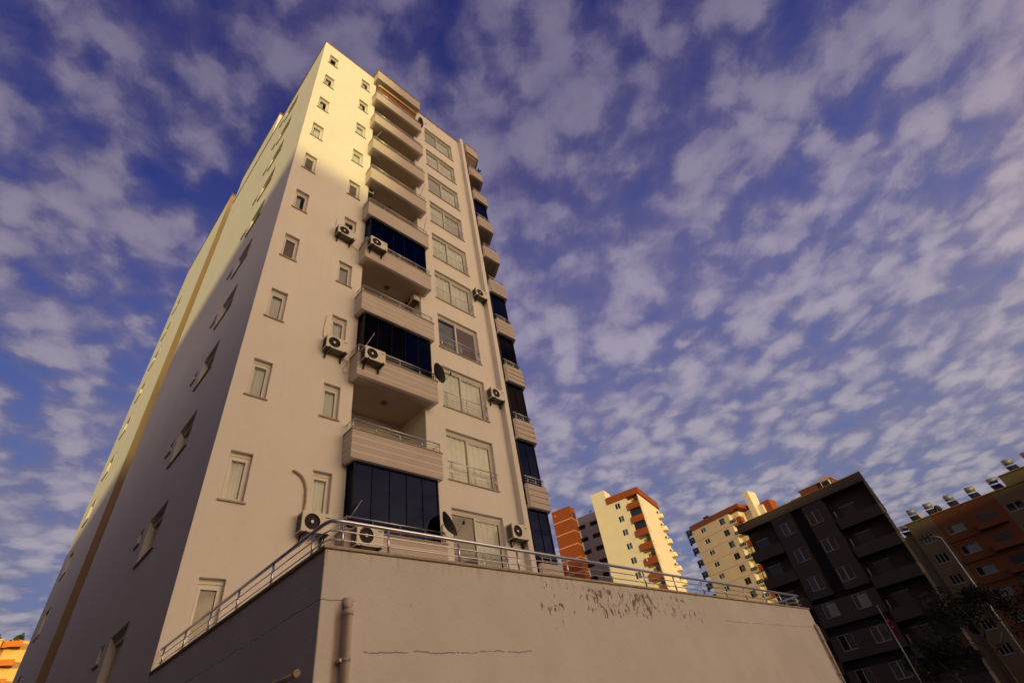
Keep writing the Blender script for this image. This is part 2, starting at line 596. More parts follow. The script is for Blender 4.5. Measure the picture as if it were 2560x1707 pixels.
def win_meshes(w, h, kind):
    key = (round(w, 3), round(h, 3), kind)
    if key in WINMESH:
        return WINMESH[key]
    R_ = {}
    yf = 0.13
    f = MB()
    t, s = 0.055, 0.05
    top = h - 0.10
    # shutter box under the lintel, then outer frame
    f.box(0, w, yf - 0.02, yf + 0.10, top, h, 'pvc_white')
    f.box(0, t, yf, yf + 0.07, 0, top, 'pvc_white')
    f.box(w - t, w, yf, yf + 0.07, 0, top, 'pvc_white')
    f.box(t, w - t, yf, yf + 0.07, 0, t, 'pvc_white')
    f.box(t, w - t, yf, yf + 0.07, top - t, top, 'pvc_white')
    if kind.startswith('slide'):
        mid = w * 0.47
        f.box(mid - 0.035, mid + 0.035, yf - 0.012, yf + 0.07, t, top - t, 'pvc_white')
        # the right leaf carries its own sash
        f.box(mid + 0.035, w - t, yf + 0.02, yf + 0.06, top - t - s, top - t, 'pvc_white')
        f.box(w - t - s, w - t, yf + 0.02, yf + 0.06, t, top - t - s, 'pvc_white')
        panes = [(t, mid - 0.035), (mid + 0.035, w - t - s)]
    else:
        f.box(t, t + s, yf - 0.015, yf + 0.05, t, top - t, 'pvc_white')
        f.box(w - t - s, w - t, yf - 0.015, yf + 0.05, t, top - t, 'pvc_white')
        f.box(t + s, w - t - s, yf - 0.015, yf + 0.05, t, t + s, 'pvc_white')
        f.box(t + s, w - t - s, yf - 0.015, yf + 0.05, top - t - s, top - t, 'pvc_white')
        panes = [(t + s, w - t - s)]
    # room behind
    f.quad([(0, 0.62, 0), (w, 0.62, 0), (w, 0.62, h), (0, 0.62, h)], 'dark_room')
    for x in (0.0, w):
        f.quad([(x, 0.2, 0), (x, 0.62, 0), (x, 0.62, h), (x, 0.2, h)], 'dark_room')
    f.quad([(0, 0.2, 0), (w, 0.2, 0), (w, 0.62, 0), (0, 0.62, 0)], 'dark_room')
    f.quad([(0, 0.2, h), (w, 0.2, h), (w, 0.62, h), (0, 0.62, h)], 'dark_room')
    R_['window'] = f.mesh('window')
    p = MB()
    for a, b in panes:
        p.quad([(a, yf + 0.03, t), (b, yf + 0.03, t), (b, yf + 0.03, top - t), (a, yf + 0.03, top - t)], 'pane_clear')
    R_['pane'] = p.mesh('pane')
    c = MB()
    parts = kind.split('_')[1:]
    if len(parts) == 1:
        parts = parts * len(panes)
    for (a, b), k in zip(panes, parts):
        sub = MB()
        if k == 'white' or k == 'grey':
            curtain_mesh(sub, b - a, top - t, 0.225, 'curtain_' + k, True, t)
        elif k == 'half':
            curtain_mesh(sub, (b - a) * 0.62, top - t - 0.12, 0.225, 'curtain_white', True, t)
        elif k == 'brown':
            sub.box(0, b - a, yf + 0.05, yf + 0.07, t, top - t, 'shutter_brown')
        elif k == 'blind':
            n = int((top - 2 * t) / 0.09)
            for i in range(n):
                z = t + i * 0.09
                sub.quad([(0, 0.24, z), (b - a, 0.24, z), (b - a, 0.27, z + 0.088), (0, 0.27, z + 0.088)], 'blind_pale')
        elif k == 'dark':
            pass
        sub.xform(Matrix.Translation((a, 0, 0)))
        tmp = bpy.data.meshes.new('tmp')
        sub.bm.to_mesh(tmp)
        off = len(c.mats)
        idx = [c.mi(m) for m in sub.mats]
        nf = len(c.bm.faces)
        c.bm.from_mesh(tmp)
        c.bm.faces.ensure_lookup_table()
        for fa in c.bm.faces[nf:]:
            fa.material_index = idx[fa.material_index]
        sub.bm.free()
        bpy.data.meshes.remove(tmp)
    R_['curtain'] = c.mesh('curtain') if len(c.bm.faces) else None
    si = MB()
    si.box(-0.05, w + 0.05, -0.05, yf, -0.035, 0.0, 'stone_sill')
    R_['sill'] = si.mesh('sill')
    if kind.startswith('slide'):
        r = MB()
        hr = 0.66
        r.tube([(-0.02, -0.03, hr), (w + 0.02, -0.03, hr)], 0.019, 'steel')
        for i in range(4):
            r.tube([(0.0, -0.03, 0.10 + i * 0.13), (w, -0.03, 0.10 + i * 0.13)], 0.007, 'steel', 6)
        for x in (0.12, w * 0.5, w - 0.12):
            r.tube([(x, -0.03, 0.0), (x, -0.03, hr)], 0.014, 'steel')
        R_['guard_rail'] = r.mesh('guard_rail')
    WINMESH[key] = R_
    return R_


def add_window(parent, w, h, kind, loc, rz=0.0, label=None):
    ms = win_meshes(w, h, kind)
    o = put('window', ms['window'], parent, loc, rz)
    if label:
        o['label'] = label
    for k in ('pane', 'curtain', 'sill', 'guard_rail'):
        if ms.get(k):
            put(k, ms[k], o)
    return o


# ------------------------------------------------------------------ the tall white apartment tower
H = 36.93
tower = thing('apartment_tower', 'tall white apartment tower with taupe balconies rising in the middle of the photo', 'apartment tower', loc=(0, 0, 0))
A = (0.41, 0.945)
Bc = (2.54, 3.10)
Cc = (7.27, 9.56)
DEEP = 1.55
DX = (3.53, 6.39)
holes = []
for k in range(11):
    holes.append((A[0], A[1], 34.29 - 3 * k, 35.58 - 3 * k))
    holes.append((Bc[0], Bc[1], 34.29 - 3 * k, 35.53 - 3 * k))
for k in range(10):
    holes.append((Cc[0], Cc[1], 33.29 - 3 * k, 35.29 - 3 * k))
slot = (DX[0], DX[1], 3.9, 36.0)
mb = MB()
mb.panel(0, 10.9, 0, H, holes + [], 0.16, 'plaster_white') if False else None
# front wall is cut into three strips so the deep balcony slot can have its own reveals
mb.panel(0, DX[0], 0, H, [h for h in holes if h[1] < DX[0]], 0.2, 'plaster_white')
mb.panel(DX[1], 10.9, 0, H, [h for h in holes if h[0] > DX[1]], 0.2, 'plaster_white')
mb.panel(DX[0], DX[1], 36.0, H, [], 0.2, 'plaster_white')
mb.panel(DX[0], DX[1], 0, 3.9, [], 0.2, 'plaster_white')
# slot sides and back
mb.quad([(DX[0], 0, 3.9), (DX[0], DEEP, 3.9), (DX[0], DEEP, 36), (DX[0], 0, 36)], 'plaster_white')
mb.quad([(DX[1], 0, 3.9), (DX[1], 0, 36), (DX[1], DEEP, 36), (DX[1], DEEP, 3.9)], 'plaster_white')
back_open = [(i, 9.84 + 3 * i) for i in (0, 2, 4, 5, 6, 7)]
bholes = []
for i, zt in back_open:
    bholes.append((3.75, 5.35, zt - 0.55, zt + 1.15))
mb.panel(DX[0], DX[1], 3.9, 36, bholes, 0.2, 'plaster_white', y=DEEP)
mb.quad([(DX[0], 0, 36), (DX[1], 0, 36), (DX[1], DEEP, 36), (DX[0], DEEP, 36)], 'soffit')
# slim fin standing proud at the right end of the facade
mb.box(10.38, 10.63, -0.26, 0.0, 0, 37.28, 'plaster_white')
mb.box(10.63, 10.9, -0.02, 0.0, 0, 37.2, 'plaster_white')
front = mb.build('front_wall', tower)

# left flank: front block, slot, rear block (local: x = -world y)
mb = MB()
lh = []
for k in range(11):
    lh.append((-4.85, -3.25, 34.29 - 3 * k, 35.58 - 3 * k))
    lh.append((-5.82, -5.38, 35.13 - 3 * k, 35.58 - 3 * k))
FL = Matrix.Rotation(R(-90), 4, 'Z')   # local x -> -world y, local y (inwards) -> +world x
mb.panel(-14.5, 0, 0, H, lh, 0.2, 'plaster_white')
rh = []
for k in range(11):
    rh.append((-25.75, -24.35, 34.29 - 3 * k, 35.58 - 3 * k))
    rh.append((-24.05, -23.65, 34.9 - 3 * k, 35.4 - 3 * k))
mb.panel(-28.2, -17.6, 0, 42.2, rh, 0.2, 'plaster_white')
mb.xform(FL)
# stair and lift house flush with the flank, higher than the roof
mb.box(0.0, 5.5, 7.8, 14.5, H, 40.6, 'plaster_white')
mb.box(-0.04, 5.6, 7.74, 14.56, 40.6, 40.72, 'coping_brown')
# rear of the front block, east flank, roof, rear block body
mb.quad([(0, 14.5, 0), (10.9, 14.5, 0), (10.9, 14.5, H), (0, 14.5, H)], 'plaster_white')
mb.quad([(10.9, 0, 0), (10.9, 14.5, 0), (10.9, 14.5, H), (10.9, 0, H)], 'plaster_white')
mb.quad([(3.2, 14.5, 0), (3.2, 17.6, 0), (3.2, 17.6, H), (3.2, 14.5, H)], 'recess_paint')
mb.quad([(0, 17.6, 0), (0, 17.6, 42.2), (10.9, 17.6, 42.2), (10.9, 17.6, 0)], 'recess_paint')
mb.quad([(0, 28.2, 0), (10.9, 28.2, 0), (10.9, 28.2, 42.2), (0, 28.2, 42.2)], 'plaster_white')
mb.quad([(10.9, 17.6, 0), (10.9, 28.2, 0), (10.9, 28.2, 42.2), (10.9, 17.6, 42.2)], 'plaster_white')
flank = mb.build('side_wall', tower)
rf = MB()
rf.box(-0.04, 10.42, -0.04, 14.5, H, H + 0.05, 'coping_brown')
rf.box(-0.04, 10.94, 17.55, 28.25, 42.2, 42.3, 'coping_brown')
roof = rf.build('roof', tower)

kA = ['dark', 'half', 'half', 'white', 'brown', 'half', 'brown', 'white', 'white', 'white', 'brown']
kB = ['half', 'half', 'white', 'white', 'brown', 'half', 'grey', 'white', 'white', 'white', 'white']
kC = ['grey_white', 'white_white', 'grey_white', 'white_grey', 'white_white', 'white_white', 'blind_brown', 'white_white', 'white_white', 'brown_grey']
for k in range(11):
    add_window(tower, A[1] - A[0], 1.29, 'small_' + kA[k], (A[0], 0, 34.29 - 3 * k))
    add_window(tower, Bc[1] - Bc[0], 1.24, 'small_' + kB[k], (Bc[0], 0, 34.29 - 3 * k))
    add_window(tower, 1.6, 1.29, 'small_' + ('half' if k % 3 else 'dark'), (0, 3.25 + 1.6, 34.29 - 3 * k), R(-90))
    v = add_window(tower, 0.44, 0.45, 'small_dark', (0, 5.82, 35.13 - 3 * k), R(-90))
    add_window(tower, 1.4, 1.29, 'small_' + ('white' if k % 2 else 'dark'), (0, 25.75, 34.29 - 3 * k), R(-90))
for k in range(10):
    add_window(tower, Cc[1] - Cc[0], 2.0, 'slide_' + kC[k], (Cc[0], 0, 33.29 - 3 * k))
for i, zt in back_open:
    add_window(tower, 1.6, 1.7, 'slide_dark', (3.75, DEEP, zt - 0.55))


# balconies of the front column: slab + parapet of four boards with pale joints
PX0, PX1, PY = 3.34, 6.60, -0.52


def boards(mb, path, z0, z1, n=4, gap=0.034, proud=0.005):
    """horizontal boards along an open polyline (outer face on its right), on a pale backing"""
    hgt = (z1 - z0 - gap * (n - 1)) / n
    for (a, b) in zip(path, path[1:]):
        a, b = Vector(a), Vector(b)
        t = (b - a).normalized()
        nrm = Vector((t.y, -t.x))
        for i in range(n):
            za = z0 + i * (hgt + gap)
            p = [a, b, b + nrm * proud, a + nrm * proud]
            mb.prism([(q.x, q.y) for q in p], za, za + hgt, 'plaster_taupe')


def rail_on(mb, path, z, h=0.33, bars=2, r=0.02, posts=(), ends=True):
    mb.tube([(x, y, z + h) for x, y in path], r, 'steel')
    for i in range(bars):
        zz = z + h * (i + 1) / (bars + 1)
        mb.tube([(x, y, zz) for x, y in path], 0.008, 'steel', 6)
    for x, y in posts:
        mb.tube([(x, y, z), (x, y, z + h)], 0.013, 'steel')


def main_balcony(zt):
    zb = zt - 0.97
    m = MB()
    th = 0.12
    # core walls (pale, they show in the joints)
    m.box(PX0, PX1, PY, PY + th, zb, zt - 0.03, 'taupe_joint')
    m.box(PX0, PX0 + th, PY + th, -0.002, zb, zt - 0.03, 'taupe_joint')
    m.box(PX1 - th, PX1, PY + th, -0.002, zb, zt - 0.03, 'taupe_joint')
    boards(m, [(PX0, -0.002), (PX0, PY), (PX1, PY), (PX1, -0.002)], zb, zt - 0.03)
    # coping
    m.box(PX0 - 0.035, PX1 + 0.035, PY - 0.035, PY + th + 0.02, zt - 0.03, zt, 'coping_stone')
    m.box(PX0 - 0.035, PX0 + th + 0.02, PY + th + 0.02, -0.002, zt - 0.03, zt, 'coping_stone')
    m.box(PX1 - th - 0.02, PX1 + 0.035, PY + th + 0.02, -0.002, zt - 0.03, zt, 'coping_stone')
    # slab
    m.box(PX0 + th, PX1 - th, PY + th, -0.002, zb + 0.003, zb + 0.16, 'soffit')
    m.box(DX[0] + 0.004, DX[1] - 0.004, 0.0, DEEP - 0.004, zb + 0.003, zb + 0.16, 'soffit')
    return m


def glass_front(mb, path, z0, z1, panes, mat_, frame=0.05):
    for (a, b), n in zip(zip(path, path[1:]), panes):
        a, b = Vector(a), Vector(b)
        t = (b - a).normalized()
        nrm = Vector((t.y, -t.x))
        L = (b - a).length
        for i in range(n):
            p, q = a + t * (L * i / n + 0.012), a + t * (L * (i + 1) / n - 0.012)
            mb.quad([(p.x, p.y, z0 + frame), (q.x, q.y, z0 + frame), (q.x, q.y, z1 - frame), (p.x, p.y, z1 - frame)], mat_)


def glass_frame(mb, path, z0, z1, panes, frame=0.05):
    for (a, b), n in zip(zip(path, path[1:]), panes):
        a, b = Vector(a), Vector(b)
        t = (b - a).normalized()
        nrm = Vector((t.y, -t.x)) * 0.025
        L = (b - a).length
        for z in (z0, z1 - frame):
            pp = [a - nrm, b - nrm, b + nrm, a + nrm]
            mb.prism([(v.x, v.y) for v in pp], z, z + frame, 'tinted_frame')
        for i in range(n + 1):
            c = a + t * (L * i / n)
            w = t * (0.006 if 0 < i < n else 0.03)
            pp = [c - w - nrm * 0.9, c + w - nrm * 0.9, c + w + nrm * 0.9, c - w + nrm * 0.9]
            mb.prism([(v.x, v.y) for v in pp], z0 + frame, z1 - frame, 'tinted_frame')


GLAZED = {1: ('pane_tinted', 5), 3: ('pane_tinted_brown', 4), 5: ('pane_tinted', 5)}
# index i counts balconies upwards: 0 = lowest seen, with its coping at z 6.84
for i in range(10):
    zt = 6.84 + 3 * i
    b = main_balcony(zt).build('balcony', tower)
    m = MB()
    ry = PY + 0.04
    path = [(PX0 + 0.03, -0.02), (PX0 + 0.03, ry), (PX1 - 0.03, ry), (PX1 - 0.03, -0.02)]
    rail_on(m, path, zt, posts=[(PX0 + 0.03, -0.12), (PX0 + 0.03, ry), (4.15, ry), (5.0, ry), (5.85, ry), (PX1 - 0.03, ry), (PX1 - 0.03, -0.12)], bars=2)
    m.build('railing', b)
    top = zt + 3 - 0.97
    if i in (0, 2, 4):
        mt = {0: 'pane_tinted', 2: 'pane_tinted_brown', 4: 'pane_tinted'}[i]
        gp = [(PX0 + 0.2, -0.01), (PX0 + 0.2, PY + 0.13), (PX1 - 0.16, PY + 0.13), (PX1 - 0.16, -0.01)]
        if i == 2:
            mid = (PX0 + 1.95, PY + 0.13)
            m = MB()
            glass_front(m, gp[:2] + [mid], zt, top, (1, 2), 'pane_tinted_brown')
            m.build('glass_panel', b)
            m = MB()
            glass_front(m, [mid] + gp[2:], zt, top, (2, 1), 'pane_tinted')
            m.build('glass_panel', b)
        else:
            m = MB()
            glass_front(m, gp, zt, top, (1, 5, 1), mt)
            m.build('glass_panel', b)
        m = MB()
        glass_frame(m, gp, zt, top, (1, 5, 1))
        m.build('glazing_frame', b)
    elif i < 9:
        m = MB()
        m.tube([(4.95, 0.45, top + 0.004), (4.95, 0.45, top - 0.05)], 0.11, 'shutter_brown', 16)
        m.tube([(4.95, 0.45, top - 0.05), (4.95, 0.45, top - 0.10)], 0.09, 'shutter_brown', 16, r1=0.04)
        m.build('ceiling_lamp', b)
# roof canopy over the top balcony
m = MB()
m.box(PX0, PX1, PY, 0 - 0.002, 36.02, 37.2, 'plaster_taupe')
m.box(PX0 - 0.03, PX1 + 0.03, PY - 0.03, -0.002, 37.2, 37.24, 'coping_brown')
m.box(PX0, PX1, PY, 1.0, 36.0, 36.017, 'soffit') if False else None
m.build('canopy', tower)

# right-hand balcony column, wrapping round the corner
RP = [(10.93, -0.22), (12.05, -0.22), (12.55, 0.78), (12.55, 3.2), (10.93, 3.2)]


def inset(poly, d):
    # shrink the right column's outline by d on its outer sides
    return [(poly[0][0], poly[0][1] + d), (poly[1][0] - 0.62 * d, poly[1][1] + d), (poly[2][0] - d, poly[2][1] + 0.3 * d), (poly[3][0] - d, poly[3][1]), poly[4]]


RGL = {0: ('pane_tinted', 2), 1: ('pane_tinted', 2), 2: ('pane_tinted_brown', 2), 3: ('pane_tinted_brown', 2), 4: ('pane_tinted', 2), 7: ('pane_tinted', 2)}
for i in range(10):
    zt = 6.84 + 3 * i
    zb = zt - 0.97
    m = MB()
    core = inset(RP, 0.02)
    ins = inset(RP, 0.14)
    for (a, b_, c, d) in zip(core[:3], core[1:4], ins[1:4], ins[:3]):
        m.prism([a, b_, c, d], zb, zt - 0.03, 'taupe_joint')
        m.prism([a, b_, c, d], zt - 0.03, zt, 'coping_stone')
    boards(m, RP[:4], zb, zt - 0.03, proud=0.006)
    m.prism(ins, zb + 0.003, zb + 0.16, 'soffit')
    b = m.build('balcony', tower)
    m = MB()
    rp = inset(RP, 0.07)[:4]
    posts = [(11.1, rp[0][1]), (11.55, rp[0][1]), rp[1], rp[2], (rp[2][0], 2.0)]
    rail_on(m, [(10.95, rp[0][1])] + rp[1:], zt, posts=posts)
    m.build('railing', b)
    top = zt + 3 - 0.97
    if i in RGL:
        gp = inset(RP, 0.16)[:4]
        m = MB()
        glass_front(m, gp, zt, top, (2, 1, 2), RGL[i][0])
        m.build('glass_panel', b)
        m = MB()
        glass_frame(m, gp, zt, top, (2, 1, 2))
        m.build('glazing_frame', b)
        m = MB()
    elif i == 9:
        m = MB()
        m.tube([(10.98, -0.12, 35.75), (11.95, -0.12, 35.75)], 0.05, 'awning_roll', 10)
        m.quad([(10.98, -0.1, 35.7), (11.95, -0.1, 35.7), (11.95, 0.3, 35.2), (10.98, 0.3, 35.2)], 'shutter_brown')
        m.build('roller_awning', b)
m = MB()
m.prism(RP, 36.0, 37.2, 'plaster_taupe')
m.prism(inset(RP, -0.03), 37.2, 37.24, 'coping_brown')
m.build('canopy', tower)
m = MB()
m.box(10.91, 11.05, 0.5, 3.2, 5, 36, 'dark_room')
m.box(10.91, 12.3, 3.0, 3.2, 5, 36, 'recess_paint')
m.build('loggia_wall', tower)

# ------------------------------------------------------------------ things fixed to the tower
aw = thing('awning', 'rolled orange awning hanging under the roof canopy of the top front balcony', 'awning', loc=(4.97, -0.3, 34.6))
m = MB()
m.tube([(-1.45, -0.05, 0.78), (1.45, -0.05, 0.78)], 0.075, 'awning_roll', 12)
m.build('roll', aw)
m = MB()
n = 30
for a in range(n):
    x0, x1 = -1.4 + 2.8 * a / n, -1.4 + 2.8 * (a + 1) / n
    y0, y1 = 0.02 * math.sin(a * 1.7), 0.02 * math.sin((a + 1) * 1.7)
    m.quad([(x0, 0.10 + y0, 0.0 + 0.06 * math.sin(a * 0.5)), (x1, 0.10 + y1, 0.06 * math.sin((a + 1) * 0.5)), (x1, 0.0, 0.74), (x0, 0.0, 0.74)], 'awning_cloth')
m.build('fabric', aw)
for sx in (-1, 1):
    m = MB()
    m.tube([(sx * 1.42, 0.28, 0.3), (sx * 1.42, 0.0, 0.78)], 0.02, 'pole_metal', 6)
    m.tube([(sx * 1.42, 0.28, 0.3), (sx * 1.30, -0.08, 0.05)], 0.015, 'pole_metal', 6)
    m.build('arm', aw)


def ac_meshes():
    D = {}
    m = MB()
    w, h, d = 0.76, 0.52, 0.29
    x0, x1, z0, z1 = -w / 2, w / 2, 0.0, h
    fc, fr = (-0.115, 0.265), 0.205
    # front face with a round hole: ring of quads from square to circle
    seg = 32
    cir, sq = [], []
    for j in range(seg):
        a = 2 * math.pi * j / seg
        ca, sa = math.cos(a), math.sin(a)
        cir.append((fc[0] + fr * ca, -d, fc[1] + fr * sa))
        kx = ((x1 - fc[0]) if ca > 0 else (fc[0] - x0)) / max(abs(ca), 1e-6)
        kz = ((z1 - fc[1]) if sa > 0 else (fc[1] - z0)) / max(abs(sa), 1e-6)
        kk = min(kx, kz)
        sq.append((fc[0] + kk * ca, -d, fc[1] + kk * sa))
    for j in range(seg):
        k = (j + 1) % seg
        m.quad([cir[j], sq[j], sq[k], cir[k]], 'ac_shell')
        m.quad([cir[k], (cir[k][0], -d + 0.06, cir[k][2]), (cir[j][0], -d + 0.06, cir[j][2]), cir[j]], 'ac_dark')
    # corner triangles
    for cx, cz in ((x0, z0), (x1, z0), (x1, z1), (x0, z1)):
        near = sorted(range(seg), key=lambda j: (sq[j][0] - cx) ** 2 + (sq[j][2] - cz) ** 2)[:2]
        m.bm.faces.new([m.bm.verts.new(v) for v in (sq[near[0]], (cx, -d, cz), sq[near[1]])])
    m.quad([(x0, -d, z1), (x1, -d, z1), (x1, 0, z1), (x0, 0, z1)], 'ac_shell')
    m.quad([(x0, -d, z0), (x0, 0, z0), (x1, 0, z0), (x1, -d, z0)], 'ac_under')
    m.quad([(x0, -d, z0), (x0, -d, z1), (x0, 0, z1), (x0, 0, z0)], 'ac_shell')
    m.quad([(x1, -d, z0), (x1, 0, z0), (x1, 0, z1), (x1, -d, z1)], 'ac_shell')
    m.quad([(x0, 0, z0), (x0, 0, z1), (x1, 0, z1), (x1, 0, z0)], 'ac_shell')
    # side fins and a handle
    for i in range(7):
        m.box(x0 - 0.012, x0 - 0.001, -d + 0.04, -0.03, 0.05 + i * 0.06, 0.085 + i * 0.06, 'ac_dark')
    m.box(x1 - 0.16, x1 - 0.04, -d - 0.004, -d - 0.001, 0.40, 0.425, 'ac_dark')
    m.box(x1 + 0.001, x1 + 0.03, -0.2, -0.06, 0.05, 0.2, 'ac_shell')
    D['body'] = m.mesh('body')
    m = MB()
    m.disc(fc, fr, -d + 0.045, -d + 0.055, 'ac_dark', 32)
    for q in (0.06, 0.095, 0.13, 0.165, 0.198):
        m.ring((fc[0], -d + 0.004, fc[1]), q, 0.0035, 'ac_dark', seg=24)
    for j in range(8):
        a = math.pi * 2 * j / 8
        m.tube([(fc[0] + 0.04 * math.cos(a), -d + 0.002, fc[1] + 0.04 * math.sin(a)), (fc[0] + fr * math.cos(a), -d + 0.002, fc[1] + fr * math.sin(a))], 0.003, 'ac_dark', 4)
    D['fan_grille'] = m.mesh('fan_grille')
    m = MB()
    m.disc(fc, 0.042, -d - 0.006, -d + 0.01, 'ac_hub', 16)
    D['hub'] = m.mesh('hub')
    m = MB()
    m.box(-0.02, 0.02, -d - 0.06, -0.002, -0.045, -0.008, 'ac_dark')
    m.box(-0.02, 0.02, -0.04, -0.002, -0.28, -0.045, 'ac_dark')
    m.tube([(0, -d + 0.02, -0.045), (0, -0.02, -0.26)], 0.012, 'ac_dark', 6)
    D['bracket'] = m.mesh('bracket')
    return D


AC = ac_meshes()
ACG = 'air conditioner units hung on the white tower'


def add_ac(label, x, y, z, rz=0.0, group=ACG, brackets=True, scale=1.0, body=True):
    t = thing('air_conditioner', label, 'air conditioner', group, (x, y, z), rz)
    put('body', AC['body'], t)
    f = put('fan_grille', AC['fan_grille'], t)
    put('hub', AC['hub'], f)
    if brackets:
        for s in (-0.27, 0.27):
            put('bracket', AC['bracket'], t, (s, 0, 0))
    t.scale = (scale,) * 3
    return t


add_ac('AC unit under the small window left of the upper tinted glass balcony', 2.58, -0.03, 18.80)
add_ac('AC unit with a bent white cable, below a small window between two glazed front balconies', 2.70, -0.03, 12.72)
add_ac('AC unit fed by a thick beige hose, left of the lowest balcony behind the railing', 2.66, -0.03, 6.70)
add_ac('AC unit on the front of the upper tinted glass balcony of the white tower', 3.77, PY - 0.03, 18.42)
add_ac('AC unit on the front of the brown tinted balcony, next to a satellite dish', 3.81, PY - 0.03, 12.38)
add_ac('AC unit on the lowest front balcony, seen through the terrace railing', 3.88, PY - 0.03, 6.33)
add_ac('highest of three AC units beside the big sliding windows at the right fin', 10.0, -0.03, 19.70)
add_ac('middle of three AC units beside the big sliding windows at the right fin', 10.02, -0.03, 13.40)
add_ac('AC unit right of the lowest big sliding window, just above the terrace railing', 10.03, -0.03, 7.50)
add_ac('sunlit AC unit inside the open balcony above the tinted ones, at its left end', DX[0] + 0.03, 0.45, 23.62, R(90))
add_ac('AC unit side-on inside an open balcony, hung on its right wall', DX[1] - 0.03, 0.42, 17.5, R(-90))


def dish_mesh():
    m = MB()
    k = m.mi('dish_grey')
    rings = []
    for i in range(7):
        r = 0.4 * i / 6
        y = -0.16 + 0.16 * (i / 6) ** 2
        rings.append([m.bm.verts.new((r * math.cos(2 * math.pi * j / 28), -y, r * math.sin(2 * math.pi * j / 28))) for j in range(28)] if i else [m.bm.verts.new((0, -y, 0))])
    for i in range(1, 7):
        for j in range(28):
            q = rings[i - 1]
            f = m.bm.faces.new((q[0], rings[i][j], rings[i][(j + 1) % 28]) if i == 1 else (q[j], rings[i][j], rings[i][(j + 1) % 28], q[(j + 1) % 28]))
            f.material_index = k
            f.smooth = True
    m.ring((0, 0, 0), 0.4, 0.008, 'dish_grey', seg=28)
    return m.mesh('reflector')


DISH = dish_mesh()
m = MB()
m.tube([(0, 0.16, 0), (0, 0.24, -0.05), (0, 0.24, -0.5)], 0.02, 'pole_metal')
DMOUNT = m.mesh('mount')
m = MB()
m.tube([(0, 0.0, -0.39), (0.0, -0.35, -0.22)], 0.012, 'pole_metal', 6)
m.tube([(0, -0.33, -0.25), (0, -0.40, -0.17)], 0.035, 'ac_dark', 8)
DARM = m.mesh('feed_arm')


def add_dish(label, loc, rz, tilt=-28, sc=1.0, group='satellite dishes on the white tower'):
    t = thing('satellite_dish', label, 'satellite dish', group, loc)
    t.rotation_euler = (0, 0, R(rz))
    t.scale = (sc, sc, sc)
    r = put('reflector', DISH, t)
    r.rotation_euler = (R(tilt), 0, 0)
    a = put('feed_arm', DARM, t)
    a.rotation_euler = (R(tilt), 0, 0)
    put('mount', DMOUNT, t)
    return t


add_dish('dark satellite dish at the right end of the brown tinted balcony', (6.66, -0.62, 13.2), 62)
add_dish('satellite dish with its feed arm, just above the terrace railing', (6.66, -0.62, 7.42), 55)
add_dish('small satellite dish at the right end of the topmost balcony', (6.66, -0.4, 34.4), 62, sc=0.85)


def rod(label, a, b):
    m = MB()
    d = Vector(b) - Vector(a)
    m.tube([(0, 0, 0), tuple(d)], 0.014, 'pole_metal', 6)
    m.tube([tuple(-d * 0.12), (0, 0, 0)], 0.022, 'pole_metal', 6)
    o = m.build('clothes_pole')
    o.location = a
    tag(o, label, 'pole', 'thin poles leaning out of balconies')


rod('thin pole leaning out of the lowest glazed balcony above its left rail corner', (3.48, -0.5, 7.18), (3.76, -0.52, 7.66))
rod('thin pole leaning out of the brown tinted balcony above its AC unit', (3.62, -0.5, 13.2), (3.92, -0.52, 13.93))
rod('thin pole at the right end of the balcony above the upper tinted one', (6.38, -0.5, 22.2), (6.57, -0.55, 23.4))
rod('thin pole at the right end of the open balcony with the sunlit AC unit above', (6.27, -0.5, 25.2), (6.58, -0.55, 26.55))
rod('sunlit thin pole at the left end of the third balcony from the top', (3.5, -0.5, 28.2), (3.78, -0.55, 29.1))

m = MB()
m.tube([(2.0, 0.02, 8.37), (2.02, -0.05, 8.35), (2.14, -0.05, 8.31), (2.25, -0.05, 8.23), (2.34, -0.05, 8.1), (2.40, -0.05, 7.92), (2.42, -0.05, 7.6), (2.41, -0.05, 7.22), (2.42, -0.08, 7.14)], 0.032, 'hose_beige', 10)
tag(m.build('hose'), 'thick beige hose curving down the wall to the lowest left AC unit', 'hose')
m = MB()
m.tube([(2.36, 0.01, 14.36), (2.35, -0.04, 14.33), (2.31, -0.04, 13.9), (2.285, -0.04, 13.55), (2.29, -0.04, 13.4), (2.38, -0.05, 13.22), (2.40, -0.1, 13.15)], 0.017, 'cable_white', 8)
tag(m.build('cable'), 'bent white cable on the wall above the middle left AC unit', 'cable')
m = MB()
m.tube([(2.22, 0.01, 20.05), (2.22, -0.04, 20.0), (2.20, -0.04, 19.6), (2.24, -0.05, 19.35), (2.3, -0.08, 19.25)], 0.014, 'cable_white', 8)
tag(m.build('cable'), 'straight white cable above the AC unit beside the upper tinted balcony', 'cable')
m = MB()
m.tube([(2.98, -0.04, 12.75), (3.15, -0.05, 12.62), (3.28, -0.06, 12.6)], 0.012, 'hose_beige', 6)
m.tube([(3.2, -0.04, 12.5), (3.08, -0.05, 12.3), (3.12, -0.05, 12.1), (3.26, -0.05, 12.2), (3.30, -0.05, 12.42)], 0.009, 'hose_beige', 6)
tag(m.build('hose'), 'thin looped hose between the middle left AC unit and the balcony', 'hose')
m = MB()
m.tube([(2.92, -0.05, 18.82), (3.1, -0.04, 18.7), (3.3, -0.04, 18.62)], 0.01, 'hose_beige', 6)
tag(m.build('hose'), 'thin hose from the upper left AC unit to the tinted balcony', 'hose')

# ------------------------------------------------------------------ terrace in front of the tower
TZ, TY, TX = 3.86, -6.51, 15.42
ter = thing('terrace_podium', 'stained cream terrace wall with peeling paint in front of the tower', 'terrace')
m = MB()
m.box(0.0, TX, TY, -0.004, 0.0, TZ, 'terrace_plaster')
w = m.build('wall', ter)
